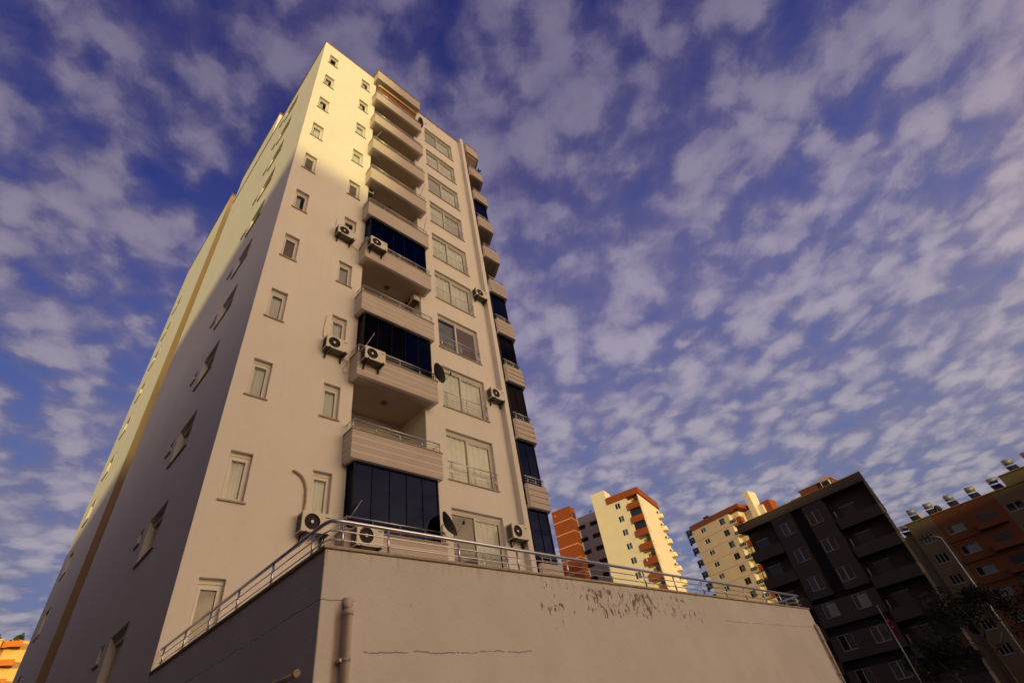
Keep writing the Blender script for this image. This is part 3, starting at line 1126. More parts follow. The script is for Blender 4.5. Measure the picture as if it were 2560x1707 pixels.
# a fine grid would not add anything; keep crisp corners with a small bevel
bv = w.modifiers.new('edge', 'BEVEL')
bv.width = 0.012
bv.segments = 2
m = MB()
m.box(-0.03, TX + 0.03, TY - 0.03, TY + 0.22, TZ, TZ + 0.035, 'coping_stone')
m.box(-0.03, 0.22, TY + 0.22, -0.02, TZ, TZ + 0.035, 'coping_stone')
m.box(TX - 0.22, TX + 0.03, TY + 0.22, -0.02, TZ, TZ + 0.035, 'coping_stone')
cp = m.build('coping', ter)
bv = cp.modifiers.new('edge', 'BEVEL')
bv.width = 0.008
bv.segments = 2

tr = thing('terrace_railing', 'long steel railing running along the top of the cream terrace wall', 'railing')
RZ = TZ + 0.035
ry, rx, re = TY + 0.07, 0.06, TX - 0.12
path = [(rx, -0.1), (rx, ry + 0.16), (rx + 0.03, ry + 0.03), (rx + 0.16, ry), (re - 0.05, ry), (re, ry + 0.05), (re, -0.1)]
m = MB()
m.tube([(x, y, RZ + 0.345) for x, y in path], 0.026, 'steel', 12)
m.build('top_rail', tr)
for z in (0.115, 0.225):
    m = MB()
    m.tube([(x, y, RZ + z) for x, y in path], 0.0085, 'steel', 8)
    m.build('middle_rail', tr)
m = MB()
m.tube([(0, 0, 0), (0, 0, 0.33)], 0.0155, 'steel', 10)
m.tube([(0, 0, 0), (0, 0, 0.012)], 0.035, 'steel', 10)
PM = m.mesh('post')
for x in (0.24, 0.89, 2.07, 3.27, 4.48, 5.73, 6.87, 8.03, 9.25, 10.35, 11.47, 12.69, 13.76, 14.97):
    put('post', PM, tr, (x, ry, RZ))
for y in (-6.02, -4.86, -3.69, -2.57, -1.42, -0.30):
    put('post', PM, tr, (rx, y, RZ))
    put('post', PM, tr, (re, y, RZ))

dp = thing('downpipe', 'grey beige drain pipe down the terrace wall next to its front corner', 'pipe', 'drain pipes on the terrace wall', (0.30, TY - 0.075, 0))
m = MB()
m.tube([(0.0, 0.08, 3.30), (0.0, 0.03, 3.29), (0.0, 0.0, 3.24), (0.0, 0.0, 3.18), (0, 0, 0.1)], 0.05, 'pipe_beige', 16)
m.tube([(0, 0, 3.20), (0, 0, 3.14)], 0.058, 'pipe_beige', 16)
m.build('pipe', dp)
m = MB()
m.box(-0.075, 0.03, -0.02, 0.075, 2.70, 2.73, 'pole_metal')
m.tube([(0, 0, 2.70), (0, 0, 2.735)], 0.056, 'pole_metal', 16)
m.build('clamp', dp)
dp2 = thing('downpipe', 'brown drain pipe on the far right end of the terrace wall', 'pipe', 'drain pipes on the terrace wall', (15.2, TY - 0.06, 0))
m = MB()
m.tube([(0, 0.06, 3.42), (0, 0.01, 3.40), (0, 0.0, 3.3), (0, 0, 0.1)], 0.05, 'pipe_beige', 12)
m.build('pipe', dp2)
m = MB()
for z in (3.0, 2.6, 2.2):
    m.tube([(0, 0, z), (0, 0, z + 0.03)], 0.058, 'pole_metal', 12)
m.build('clamp', dp2)
sp = thing('drain_spout', 'short yellowish pipe stub sticking out low on the terrace side wall', 'pipe', loc=(-0.07, -6.05, 2.66))
m = MB()
m.tube([(0.0, 0.32, 0.01), (0, -0.24, 0.0)], 0.028, 'drain_yellow', 12)
m.tube([(0.08, 0.30, 0.01), (0.0, 0.30, 0.01)], 0.03, 'drain_yellow', 12)
m.build('pipe', sp)
m = MB()
m.tube([(0, 0.25, 0.01), (0, 0.33, 0.01)], 0.038, 'drain_yellow', 12)
m.tube([(0, -0.24, 0), (0, -0.19, 0)], 0.036, 'drain_yellow', 12)
for f_ in range(0):
    pass
m.bm.free()
for ya, yb, rr in ((0.25, 0.33, 0.038), (-0.24, -0.19, 0.036)):
    m = MB()
    m.tube([(0, ya, 0.01), (0, yb, 0.01)], rr, 'drain_yellow', 12)
    m.build('collar', sp)


# ------------------------------------------------------------------ neighbouring buildings
def frame_of(P, e):
    """matrix of a facade: local x to the right along the wall, y into the building, z up; P is its right-hand corner"""
    e = Vector((e[0], e[1], 0)).normalized()
    n = Vector((-e.y, e.x, 0))
    if n.dot(Vector((-2.7, -12.1, 0)) - Vector((P[0], P[1], 0))) < 0:
        n = -n
    into = -n
    X = -e
    M = Matrix(((X.x, into.x, 0, P[0]), (X.y, into.y, 0, P[1]), (0, 0, 1, 0), (0, 0, 0, 1)))
    return M


def far_window(w, h, frame='pvc_white', room='dark_room', mull=1, curtain=None, ledge=True):
    f = MB()
    t = 0.07
    y = 0.08
    f.box(0, t, y, y + 0.06, 0, h, frame)
    f.box(w - t, w, y, y + 0.06, 0, h, frame)
    f.box(t, w - t, y, y + 0.06, 0, t, frame)
    f.box(t, w - t, y, y + 0.06, h - t, h, frame)
    for i in range(mull):
        x = w * (i + 1) / (mull + 1)
        f.box(x - 0.05, x + 0.05, y - 0.01, y + 0.05, t, h - t, frame)
    f.quad([(0, 0.3, 0), (w, 0.3, 0), (w, 0.3, h), (0, 0.3, h)], room)
    if curtain:
        f.quad([(w * 0.3, 0.17, t), (w - t, 0.17, t), (w - t, 0.17, h - t - 0.1), (w * 0.3, 0.17, h - t - 0.1)], curtain)
    if ledge:
        f.box(-0.06, w + 0.06, -0.06, y, -0.06, 0.0, frame)
    p = MB()
    p.quad([(t, y + 0.03, t), (w - t, y + 0.03, t), (w - t, y + 0.03, h - t), (t, y + 0.03, h - t)], 'pane_far')
    return f.mesh('window'), p.mesh('pane')


def add_far_window(parent, ms, loc):
    o = put('window', ms[0], parent, loc)
    put('pane', ms[1], o)
    return o


def at_frame(t, M):
    t.matrix_world = M
    return t


# --- cream tower with terracotta roof band
MY = frame_of((95.71, 41.68), (-0.24, 0.971))
ye = at_frame(thing('apartment_tower', 'sunlit cream tower with a terracotta roof band and terracotta balconies, behind the railing', 'apartment tower'), MY)
LEN = 13.8
m = MB()
wins = []
for k in range(14):
    zt = 43.55 - 3 * k
    wins.append((-5.98, -4.70, zt - 1.3, zt))
m.panel(-11.05, -2.95, 0, 44.0, wins, 0.3, 'cream_yellow')
m.panel(-11.05, -7.5, 44.0, 47.6, [], 0.3, 'cream_yellow')
m.quad([(-7.5, 0, 44), (-7.5, 3.6, 44), (-7.5, 3.6, 47.6), (-7.5, 0, 47.6)], 'cream_yellow')
m.quad([(-11.05, 0, 47.6), (-7.5, 0, 47.6), (-7.5, 3.6, 47.6), (-11.05, 3.6, 47.6)], 'cream_yellow')
m.quad([(-11.05, 3.6, 44), (-7.5, 3.6, 44), (-7.5, 3.6, 47.6), (-11.05, 3.6, 47.6)], 'cream_yellow')
# balcony recess at the right-hand corner
m.quad([(-2.95, 0, 0), (-2.95, 1.5, 0), (-2.95, 1.5, 44), (-2.95, 0, 44)], 'cream_yellow')
m.quad([(-2.95, 1.5, 0), (0, 1.5, 0), (0, 1.5, 44), (-2.95, 1.5, 44)], 'cream_yellow')
m.box(-0.22, 0.0, 0.0, 1.5, 0, 44, 'cream_yellow')
m.quad([(-11.05, 0, 0), (-11.05, LEN, 0), (-11.05, LEN, 47.6), (-11.05, 0, 47.6)], 'cream_yellow')
m.quad([(0, 1.5, 0), (0, LEN, 0), (0, LEN, 44), (0, 1.5, 44)], 'cream_yellow')
m.quad([(-11.05, LEN, 0), (0, LEN, 0), (0, LEN, 44), (-11.05, LEN, 44)], 'cream_yellow')
m.build('wall', ye)
m = MB()
m.box(-7.5, 0.35, -0.35, LEN + 0.3, 44.0, 45.35, 'terracotta')
m.box(-7.6, 0.42, -0.42, LEN + 0.36, 45.35, 45.43, 'coping_brown')
m.build('roof', ye)
fw = [far_window(1.28, 1.3, curtain=c) for c in (None, 'curtain_grey', 'curtain_grey', 'curtain_white')]
for i, (a, b, c, d) in enumerate(wins[:10]):
    add_far_window(ye, fw[(0, 1, 2, 3, 1, 2, 3, 0, 1, 2)[i]], (a, 0, c))
for k in range(10):
    zt = 42.4 - 3 * k
    m = MB()
    m.box(-2.95, -0.1, -0.55, -0.42, zt - 1.35, zt, 'terracotta')
    m.box(-2.95, -2.85, -0.42, 0.0, zt - 1.35, zt, 'terracotta')
    m.box(-2.95, -0.23, -0.42, 1.45, zt - 1.35, zt - 1.18, 'soffit')
    b = m.build('balcony', ye)
    if k in (1, 2, 7):
        m = MB()
        m.box(-2.8, -0.25, 0.05, 0.12, zt, zt + 1.6, 'panel_dark')
        m.build('glazing', b)
    else:
        m = MB()
        m.box(-2.2, -0.9, 1.40, 1.48, zt - 1.1, zt + 1.2, 'shutter_brown')
        m.build('door', b)
    if k == 4:
        for i, (x, c) in enumerate(((-2.7, 'flag_red'), (-2.45, 'curtain_white'), (-2.2, 'flag_red'))):
            m = MB()
            m.box(x, x + 0.18, -0.60, -0.565, zt - 0.6, zt + 0.05, c)
            m.build('laundry', b)
    # bay with a rounded front at the far end of the right flank
    m = MB()
    zz = zt - 1.3
    m.prism([(0.002, 11.2), (0.8, 11.35), (1.05, 11.9), (1.05, 12.7), (0.8, 13.2), (0.002, 13.35)], zz, zz + 0.95, 'cream_yellow')
    m.build('bay_balcony', ye)
for k in range(10):
    zt = 42.4 - 3 * k
    for q in (0.0, 0.75):
        m = MB()
        m.box(0.001, 0.03, 0.55 + q * 0.5, 0.75 + q * 0.5, zt - 0.2 - q, zt + 0.25 - q, 'shutter_brown')
        m.build('vent', ye)
rows = ['top', 'second', 'third', 'fourth', 'fifth', 'sixth', 'seventh', 'eighth']
for k in range(8):
    zt = 42.4 - 3 * k - 1.3
    t = thing('air_conditioner', 'small AC unit on the ' + rows[k] + ' corner bay of the sunlit cream tower', 'air conditioner', 'air conditioners up the right edge of the cream tower')
    t.matrix_world = MY @ Matrix.Translation((0.42, 11.24, zt + 1.02)) @ Matrix.Rotation(R(8), 4, 'Z')
    put('body', AC['body'], t)
    put('fan_grille', AC['fan_grille'], t)

# --- grey wing behind it and terracotta stair tower
gw = at_frame(thing('apartment_block', 'grey apartment block with dark window openings between terracotta and cream towers', 'apartment block'), MY @ Matrix.Translation((0, 8.3, 0)))
m = MB()
gh = []
for k in range(14):
    gh.append((-19.80, -17.49, 43.75 - 3 * k, 44.8 - 3 * k))
    gh.append((-16.25, -13.95, 43.75 - 3 * k, 44.8 - 3 * k))
m.panel(-21.4, -11.06, 0, 46.65, gh, 0.4, 'grey_paint')
m.quad([(-21.4, 0, 46.65), (-11.06, 0, 46.65), (-11.06, 8, 46.65), (-21.4, 8, 46.65)], 'grey_paint')
m.quad([(-11.06, 0, 0), (-11.06, 8, 0), (-11.06, 8, 46.65), (-11.06, 0, 46.65)], 'grey_paint')
m.quad([(-21.4, 8, 0), (-11.06, 8, 0), (-11.06, 8, 46.65), (-21.4, 8, 46.65)], 'grey_paint')
m.build('wall', gw)
m = MB()
m.box(-2.3, 0, 0.3, 0.38, 0, 1.0, 'dark_room')
DW = m.mesh('window')
for h in gh[:24]:
    put('window', DW, gw, (h[1], 0, h[2]))
m = MB()
m.box(-21.4, -11.06, -0.05, 0.15, 46.65, 46.77, 'coping_brown')
m.build('roof', gw)
ot = at_frame(thing('stair_tower', 'terracotta orange tower with pale floor bands just right of the white tower', 'tower'), MY)
m = MB()
m.box(-22.3, -17.3, 0.5, 0.6 + 2.6, 0, 47.3, 'terracotta')
m.build('wall', ot)
for k in range(14):
    z = 44.3 - 3 * k
    m = MB()
    m.box(-22.33, -17.27, 0.46, 3.24, z, z + 0.22, 'terracotta_line')
    m.build('floor_band', ot)
m = MB()
m.box(-22.36, -17.24, 0.44, 3.26, 47.3, 47.38, 'coping_brown')
m.build('roof', ot)
m = MB()
m.disc((-21.45, 46.2), 0.22, 0.40, 0.498, 'terracotta_line', 12)
m.build('lamp', ot)
m = MB()
m.box(-17.296, -17.25, 1.6, 2.9, 44.8, 46.2, 'panel_dark')
m.build('window', ot)
dd = add_dish('small dark satellite dish on the roof of the grey block between two towers', (0, 0, 0), 0, sc=1.2, group='satellite dishes on neighbouring roofs')
dd.matrix_world = MY @ Matrix.Translation((-15.4, 8.6, 47.4))

# --- beige tower with maroon roof band
MT = frame_of((132.71, 36.6), (0.135, 0.991))
tw = at_frame(thing('apartment_tower', 'beige tower with a dark red roof band and round air conditioner pairs on its balconies', 'apartment tower'), MT)
m = MB()
th = []
for k in range(14):
    zt = 43.55 - 3 * k
    th.append((-4.75, -3.1, zt - 1.45, zt + 0.0))
    th.append((-11.1, -9.5, zt - 1.2, zt - 0.02))
m.panel(-13.85, -1.55, 0, 44.0, th, 0.3, 'beige_two')
m.quad([(-13.85, 0, 0), (-13.85, 9, 0), (-13.85, 9, 44), (-13.85, 0, 44)], 'beige_two')
m.quad([(-1.55, 0, 0), (-1.55, 1.6, 0), (-1.55, 1.6, 44), (-1.55, 0, 44)], 'cream_yellow')
m.quad([(-1.55, 1.6, 0), (0.6, 1.6, 0), (0.6, 1.6, 44), (-1.55, 1.6, 44)], 'cream_yellow')
m.quad([(0.6, 1.6, 0), (0.6, 5.0, 0), (0.6, 5.0, 44), (0.6, 1.6, 44)], 'cream_yellow')
m.quad([(-13.85, 9, 0), (6, 9, 0), (6, 9, 44), (-13.85, 9, 44)], 'beige_two')
m.box(0.6, 6.0, 5.0, 9.0, 0, 44, 'cream_yellow')
m.box(3.0, 4.6, 3.6, 7.5, 30, 48.2, 'cream_yellow')
m.build('wall', tw)
m = MB()
m.box(-13.95, 0.1, -0.3, 5.6, 44.0, 45.3, 'maroon')
m.box(0.1, 2.2, -0.1, 5.6, 44.3, 45.3, 'terracotta')
m.build('roof', tw)
m = MB()
m.box(5.1, 7.8, 6.0, 9.5, 40, 44.8, 'terracotta')
m.build('lift_house', tw)
m = MB()
m.box(-9.0, -7.3, 0.2, 1.8, 45.3, 46.0, 'panel_dark')
m.box(-8.2, -8.1, 0.5, 0.6, 46.0, 46.6, 'panel_dark')
m.build('roof_tank', tw)
for k in range(13):
    z = 40.9 - 3 * k
    m = MB()
    m.box(-13.87, -0.1, -0.03, 0.0 - 0.002, z, z + 0.12, 'beige_two_line')
    m.build('floor_band', tw)
fw1 = [far_window(1.65, 1.45, 'shutter_brown', curtain=c) for c in ('curtain_grey', None)]
fw2 = [far_window(1.6, 1.18, 'pvc_white', curtain=c) for c in ('curtain_grey', None)]
for i, h in enumerate(th[:22]):
    add_far_window(tw, (fw1 if i % 2 == 0 else fw2)[(i // 2) % 2], (h[0], 0, h[2]))
for k in range(9):
    zt = 42.2 - 3 * k
    m = MB()
    m.box(-1.55, 0.1, -0.02, 0.12, zt - 1.3, zt, 'beige_two')
    m.box(0.1, 1.5, 0.0, 1.55, zt - 1.3, zt, 'terracotta')
    m.box(-1.55, 0.09, 0.12, 1.55, zt - 1.3, zt - 1.12, 'soffit')
    b = m.build('balcony', tw)
    m = MB()
    m.box(-1.2, -0.35, 1.52, 1.59, zt - 1.1, zt + 1.2, 'drain_yellow')
    m.build('door', b)
m = MB()
m.disc((0, 0), 0.40, -0.16, 0.0, 'ac_dark', 20)
m.disc((0, 0), 0.15, -0.175, -0.161, 'ac_hub', 12)
m.disc((0, 0), 0.10, -0.185, -0.176, 'ac_dark', 12)
RF = m.mesh('fan')
m = MB()
m.box(-0.5, 0.5, -0.22, 0.0, -0.42, 0.42, 'ac_shell')
RB = m.mesh('fan')
for k in range(8):
    zt = 42.2 - 3 * k
    for s, nm in ((-1.30, 'left'), (-0.42, 'right')):
        o = put('air_conditioner', RF)
        tag(o, nm + ' round fan below the ' + rows[k] + ' balcony of the beige tower', 'air conditioner', 'round fan units on the beige tower')
        o.matrix_world = MT @ Matrix.Translation((s, -0.03, zt - 0.45))
# dark boxes up the left edge
m = MB()
m.box(-0.75, 0.75, -0.8, 0.0, 0, 1.35, 'panel_dark')
m.box(-0.85, -0.6, -0.72, -0.05, -0.45, 0.0, 'panel_dark')
m.disc((0.15, 0.8), 0.22, -0.86, -0.81, 'pole_metal', 16)
m.disc((0.15, 0.8), 0.15, -0.88, -0.86, 'panel_dark', 16)
DB = m.mesh('air_conditioner')
for k, z in enumerate((43.1, 41.0, 38.2, 35.0, 32.0, 29.2, 26.4)):
    o = put('air_conditioner', DB)
    tag(o, rows[k] + ' black box unit up the left edge of the beige tower', 'air conditioner', 'black units up the left edge of the beige tower')
    o.matrix_world = MT @ Matrix.Translation((-14.6, 0.2, z))

# --- dark grey-brown block
MD = frame_of((61.63, -3.74), (0.07, 0.9975))
dk = at_frame(thing('apartment_block', 'dark grey brown apartment block in shade with white window frames', 'apartment block'), MD)
m = MB()
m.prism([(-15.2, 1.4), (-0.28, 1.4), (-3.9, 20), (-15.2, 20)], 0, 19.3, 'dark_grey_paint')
m.box(-0.2, -0.06, 0.09, 1.39, 0, 19.29, 'dark_recess_shade')
m.quad([(-11.25, 0.6, 0), (-4.65, 0.6, 0), (-4.65, 0.6, 19.3), (-11.25, 0.6, 19.3)], 'dark_recess_shade')
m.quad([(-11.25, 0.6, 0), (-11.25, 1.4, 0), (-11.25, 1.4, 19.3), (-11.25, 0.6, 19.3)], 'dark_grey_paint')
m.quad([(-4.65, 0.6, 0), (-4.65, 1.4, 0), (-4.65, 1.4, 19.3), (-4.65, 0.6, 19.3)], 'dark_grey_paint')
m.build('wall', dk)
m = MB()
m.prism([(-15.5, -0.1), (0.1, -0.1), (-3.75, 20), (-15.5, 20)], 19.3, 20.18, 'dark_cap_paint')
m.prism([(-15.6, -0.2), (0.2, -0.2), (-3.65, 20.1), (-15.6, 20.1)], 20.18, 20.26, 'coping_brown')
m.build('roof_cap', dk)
m = MB()
m.box(-6.9, -3.05, 1.0, 5, 20.26, 21.2, 'roof_tile')
m.box(-7.0, -2.95, 0.9, 5.1, 21.2, 21.27, 'coping_brown')
m.box(-8.4, -6.9, 1.2, 5, 20.26, 20.75, 'roof_tile')
m.box(-11.0, -8.4, 1.2, 5, 20.26, 20.48, 'roof_tile')
m.build('roof', dk)
m = MB()
m.prism([(-4.2, 0.7), (-3.2, 0.7), (-3.2, 1.0), (-4.2, 1.0)], 20.3, 21.1, 'pvc_white')
m.quad([(-4.1, 0.69, 20.36), (-3.3, 0.69, 20.36), (-3.3, 0.69, 21.04), (-4.1, 0.69, 21.04)], 'panel_dark')
m.quad([(-4.35, 0.62, 21.1), (-3.05, 0.62, 21.1), (-3.0, 1.6, 21.75), (-4.3, 1.6, 21.75)], 'terracotta_line')
m.build('dormer', dk)
dwm = [far_window(1.5, 1.4, 'frame_grey', curtain=c, ledge=False) for c in (None, 'blind_pale')]
bays = ((-7.35, -4.85), (-11.25, -8.75))
for bi, (x0, x1) in enumerate(bays):
    wh = []
    for k in range(3):
        zt = 18.5 - 3 * k
        cx = (-6.47, -9.75)[bi]
        wh.append((cx - 0.75, cx + 0.75, zt - 1.4, zt))
    m = MB()
    m.panel(x0, x1, 10.35, 19.3, wh, 0.5, 'dark_grey_paint', y=0.0)
    m.quad([(x0, 0, 10.35), (x0, 0.6, 10.35), (x0, 0.6, 19.3), (x0, 0, 19.3)], 'dark_grey_paint')
    m.quad([(x1, 0, 10.35), (x1, 0.6, 10.35), (x1, 0.6, 19.3), (x1, 0, 19.3)], 'dark_grey_paint')
    m.quad([(x0, 0, 10.35), (x1, 0, 10.35), (x1, 0.6, 10.35), (x0, 0.6, 10.35)], 'dark_recess_shade')
    m.build('bay', dk)
    for h in wh:
        add_far_window(dk, dwm[0], (h[0], 0, h[2]))
for k in range(3):
    zb, zt = 7.7 - 3 * k, 9.9 - 3 * k
    wh = [(-7.22, -5.72, zt - 1.95 + 0.5, zt - 0.05), (-10.5, -9.0, zt - 1.45, zt - 0.05)]
    m = MB()
    m.panel(-11.3, -4.7, zb, zt, wh, 0.5, 'dark_grey_paint', y=0.1)
    m.box(-11.3, -4.7, 0.1, 0.6, zb - 0.05, zb - 0.003, 'dark_recess_shade')
    m.build('bay', dk)
    for h in wh:
        add_far_window(dk, dwm[1 if k == 0 else 0], (h[0], 0.1, h[2]))
BW = MB()
BW.tube([(0.12, 0, 0), (0.12, 0, 1.0)], 0.03, 'frame_grey', 6)
BPOST = BW.mesh('pole')
for k in range(6):
    zt = 16.75 - 3 * k
    for x0, x1 in ((-4.6, -0.05), (-15.2, -11.35)):
        m = MB()
        m.box(x0, x1, -0.05, 0.08, zt - 1.1, zt, 'dark_grey_paint')
        m.box(x0, x1, 0.08, 1.39, zt - 1.1, zt - 0.92, 'dark_recess_shade')
        m.box(x1 - 0.12, x1, 0.08, 1.39, zt - 1.1, zt, 'dark_grey_paint') if x1 > -1 else m.box(x0, x0 + 0.12, 0.08, 1.39, zt - 1.1, zt, 'dark_grey_paint')
        b = m.build('balcony', dk)
        m = MB()
        m.box(x0 + 0.6, x0 + 2.2, 1.33, 1.398, zt - 0.9, zt + 1.25, 'panel_dark')
        m.box(x0 + 0.55, x0 + 2.25, 1.36, 1.395, zt + 1.26, zt + 1.34, 'frame_grey')
        m.build('door', b)
        m = MB()
        m.tube([(x0 + 0.25, 0.05, zt), (x0 + 0.25, 0.05, zt + 0.8)], 0.05, 'frame_grey', 6)
        m.build('pole', b)
        if k == 2 and x0 < -10:
            m = MB()
            m.box(x0 + 0.4, x1 - 0.4, -0.09, -0.055, zt - 0.12, zt + 0.16, 'green_cloth')
            m.build('cloth', b)

# --- ochre and rust-orange block on the right, with solar water heaters
MO = frame_of((99.86, -12.4), (0.095, 0.9955))
ob = at_frame(thing('apartment_block', 'shaded ochre and rust orange block at the right edge with water heaters on top', 'apartment block'), MO)
m = MB()
oh = []
for k in range(6):
    z = 19.5 - 3 * k
    oh += [(-11.4, -9.75, z - 1.3, z), (-7.75, -5.45, z - 1.2, z + 0.0), (0.3, 2.5, z - 1.0, z + 0.1)]
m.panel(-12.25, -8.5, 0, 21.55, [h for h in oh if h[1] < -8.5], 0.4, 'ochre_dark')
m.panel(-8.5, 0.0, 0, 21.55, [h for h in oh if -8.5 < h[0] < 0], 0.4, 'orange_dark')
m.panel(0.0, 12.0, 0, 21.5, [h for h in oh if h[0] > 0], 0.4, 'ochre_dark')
m.box(2.15, 14.0, -0.25, 9, 21.5, 23.1, 'ochre_dark')
m.quad([(-12.25, 0, 0), (-12.25, 9, 0), (-12.25, 9, 21.55), (-12.25, 0, 21.55)], 'ochre_dark')
m.box(-13.7, -12.26, 0.6, 9, 0, 20.1, 'ochre_dark')
m.build('wall', ob)
m = MB()
m.box(-12.5, 2.14, -0.3, 9, 21.55, 21.66, 'coping_brown')
m.box(2.1, 14.0, -0.55, 9, 23.1, 23.2, 'coping_brown')
m.build('roof', ob)
ow1 = far_window(1.65, 1.3, 'frame_grey', mull=2)
ow2 = far_window(2.3, 1.2, 'frame_grey', curtain='blind_pale')
ow3 = far_window(2.2, 1.1, 'frame_grey')
for i, h in enumerate(oh):
    add_far_window(ob, (ow1, ow2, ow3)[i % 3], (h[0], 0, h[2]))
for k in range(6):
    z = 18.4 - 3 * k
    m = MB()
    m.box(-4.1, -0.4, -1.0, -0.88, z - 0.9, z, 'orange_dark')
    m.box(-4.1, -3.98, -0.88, -0.003, z - 0.9, z, 'orange_dark')
    m.box(-0.52, -0.4, -0.88, -0.003, z - 0.9, z, 'orange_dark')
    m.box(-3.98, -0.52, -0.88, -0.003, z - 0.9, z - 0.72, 'ochre_dark')
    b = m.build('balcony', ob)
    m = MB()
    m.box(-3.3, -1.2, -0.05, -0.004, z - 0.7, z + 1.2, 'panel_dark')
    m.build('door', b)
    m = MB()
    m.box(-8.45, -4.2, -0.25, -0.003, z - 0.15 - 1.0, z - 0.15 - 0.45, 'orange_dark')
    m.build('ledge', ob)


def heater_mesh():
    D = {}
    m = MB()
    L, r, seg = 1.15, 0.42, 24
    k = m.mi('tank_steel')
    ke = m.mi('tank_end')
    a = [m.bm.verts.new((-L / 2, r * math.cos(2 * math.pi * j / seg), 1.55 + r * math.sin(2 * math.pi * j / seg))) for j in range(seg)]
    b = [m.bm.verts.new((L / 2, r * math.cos(2 * math.pi * j / seg), 1.55 + r * math.sin(2 * math.pi * j / seg))) for j in range(seg)]
    for j in range(seg):
        f = m.bm.faces.new((a[j], b[j], b[(j + 1) % seg], a[(j + 1) % seg]))
        f.material_index = k
        f.smooth = True
    m.bm.faces.new(a).material_index = ke
    m.bm.faces.new(b[::-1]).material_index = ke
    D['tank'] = m.mesh('tank')
    m = MB()
    for s in (-0.45, 0.45):
        m.tube([(s, 0, 0), (s, 0, 1.2)], 0.03, 'pole_metal', 6)
        m.tube([(s, -0.75, 0), (s, 0.1, 1.1)], 0.025, 'pole_metal', 6)
    D['stand'] = m.mesh('stand')
    m = MB()
    bm_pts = [(-0.65, -0.85, 0.08), (0.65, -0.85, 0.08), (0.65, -0.05, 0.95), (-0.65, -0.05, 0.95)]
    m.quad(bm_pts, 'panel_dark')
    m.quad([(x, y + 0.05, z - 0.05) for x, y, z in bm_pts[::-1]], 'panel_dark')
    D['collector'] = m.mesh('collector')
    return D


HT = heater_mesh()
htl = [(-10.67, 21.66, 'solar water heater nearest the left end of the ochre block roof'),
       (-8.15, 21.66, 'solar water heater with a dark satellite dish right of it'),
       (-5.05, 21.66, 'solar water heater third from the left on the ochre block roof'),
       (-2.03, 21.66, 'solar water heater with an orange end, left of the roof step'),
       (1.03, 21.66, 'solar water heater against the step of the roof'),
       (4.15, 23.2, 'solar water heater on the raised roof part at the right'),
       (6.6, 23.2, 'solar water heater cut off by the right edge of the photo')]
for x, z, lab in htl:
    t = thing('solar_water_heater', lab, 'water heater', 'solar water heaters on the ochre block roof')
    t.matrix_world = MO @ Matrix.Translation((x, 1.0, z)) @ Matrix.Rotation(R(18), 4, 'Z')
    for k in ('tank', 'stand', 'collector'):
        put(k, HT[k], t)
m = MB()
m.disc((0, 0), 0.28, -0.03, 0.0, 'tank_end', 20)
m.tube([(0, 0.02, -0.05), (0, 0.05, -0.6)], 0.02, 'pole_metal', 6)
o = m.build('satellite_dish')
tag(o, 'small pale round satellite dish between two water heaters on the ochre roof', 'satellite dish', 'satellite dishes on neighbouring roofs')
o.matrix_world = MO @ Matrix.Translation((-9.69, 0.6, 22.27))
dd = add_dish('dark satellite dish beside the second water heater on the ochre roof', (0, 0, 0), 0, sc=1.35, group='satellite dishes on neighbouring roofs')
dd.matrix_world = MO @ Matrix.Translation((-7.1, 0.9, 22.35)) @ Matrix.Rotation(R(150), 4, 'Z') @ Matrix.Scale(1.35, 4)
t = thing('solar_water_heater', 'solar water heater low behind the dark block, by the gap to the ochre block', 'water heater', 'solar water heaters on the ochre block roof')
t.matrix_world = MO @ Matrix.Translation((-13.3, 2.0, 20.1)) @ Matrix.Rotation(R(40), 4, 'Z')
for k in ('tank', 'stand', 'collector'):
    put(k, HT[k], t)

# --- small yellow building at the lower left
lb = thing('apartment_block', 'small yellow and orange apartment block at the bottom left corner of the photo', 'apartment block', loc=(0, 0, 0))
m = MB()
m.box(-12.0, 2.75, 129.0, 140, 0, 34.1, 'left_yellow')
m.box(2.75, 9.0, 130.2, 140, 0, 34.3, 'left_yellow')
m.build('wall', lb)
m = MB()
m.box(-12.2, 2.9, 128.8, 140, 34.1, 34.3, 'left_yellow')
m.build('roof', lb)
lw = far_window(1.25, 1.35, 'left_yellow', room='shutter_brown', curtain='curtain_grey')
for k in range(5):
    z = 32.0 - 3.05 * k
    m = MB()
    m.prism([(2.76, 129.6), (4.2, 128.4), (5.7, 128.4), (5.7, 130.19), (2.76, 130.19)], z + 1.1 - 0.1, z + 2.0, 'left_orange', 'maroon')
    m.build('balcony', lb)
    for x in (2.95, 4.4):
        add_far_window(lb, lw, (x, 130.2 - 0.09, z - 1.0))
t = thing('air_conditioner', 'AC unit on the small yellow block at the bottom left corner', 'air conditioner', loc=(3.2, 130.1, 29.3))
put('body', AC['body'], t)
put('fan_grille', AC['fan_grille'], t)
t.scale = (1.3, 1.3, 1.3)


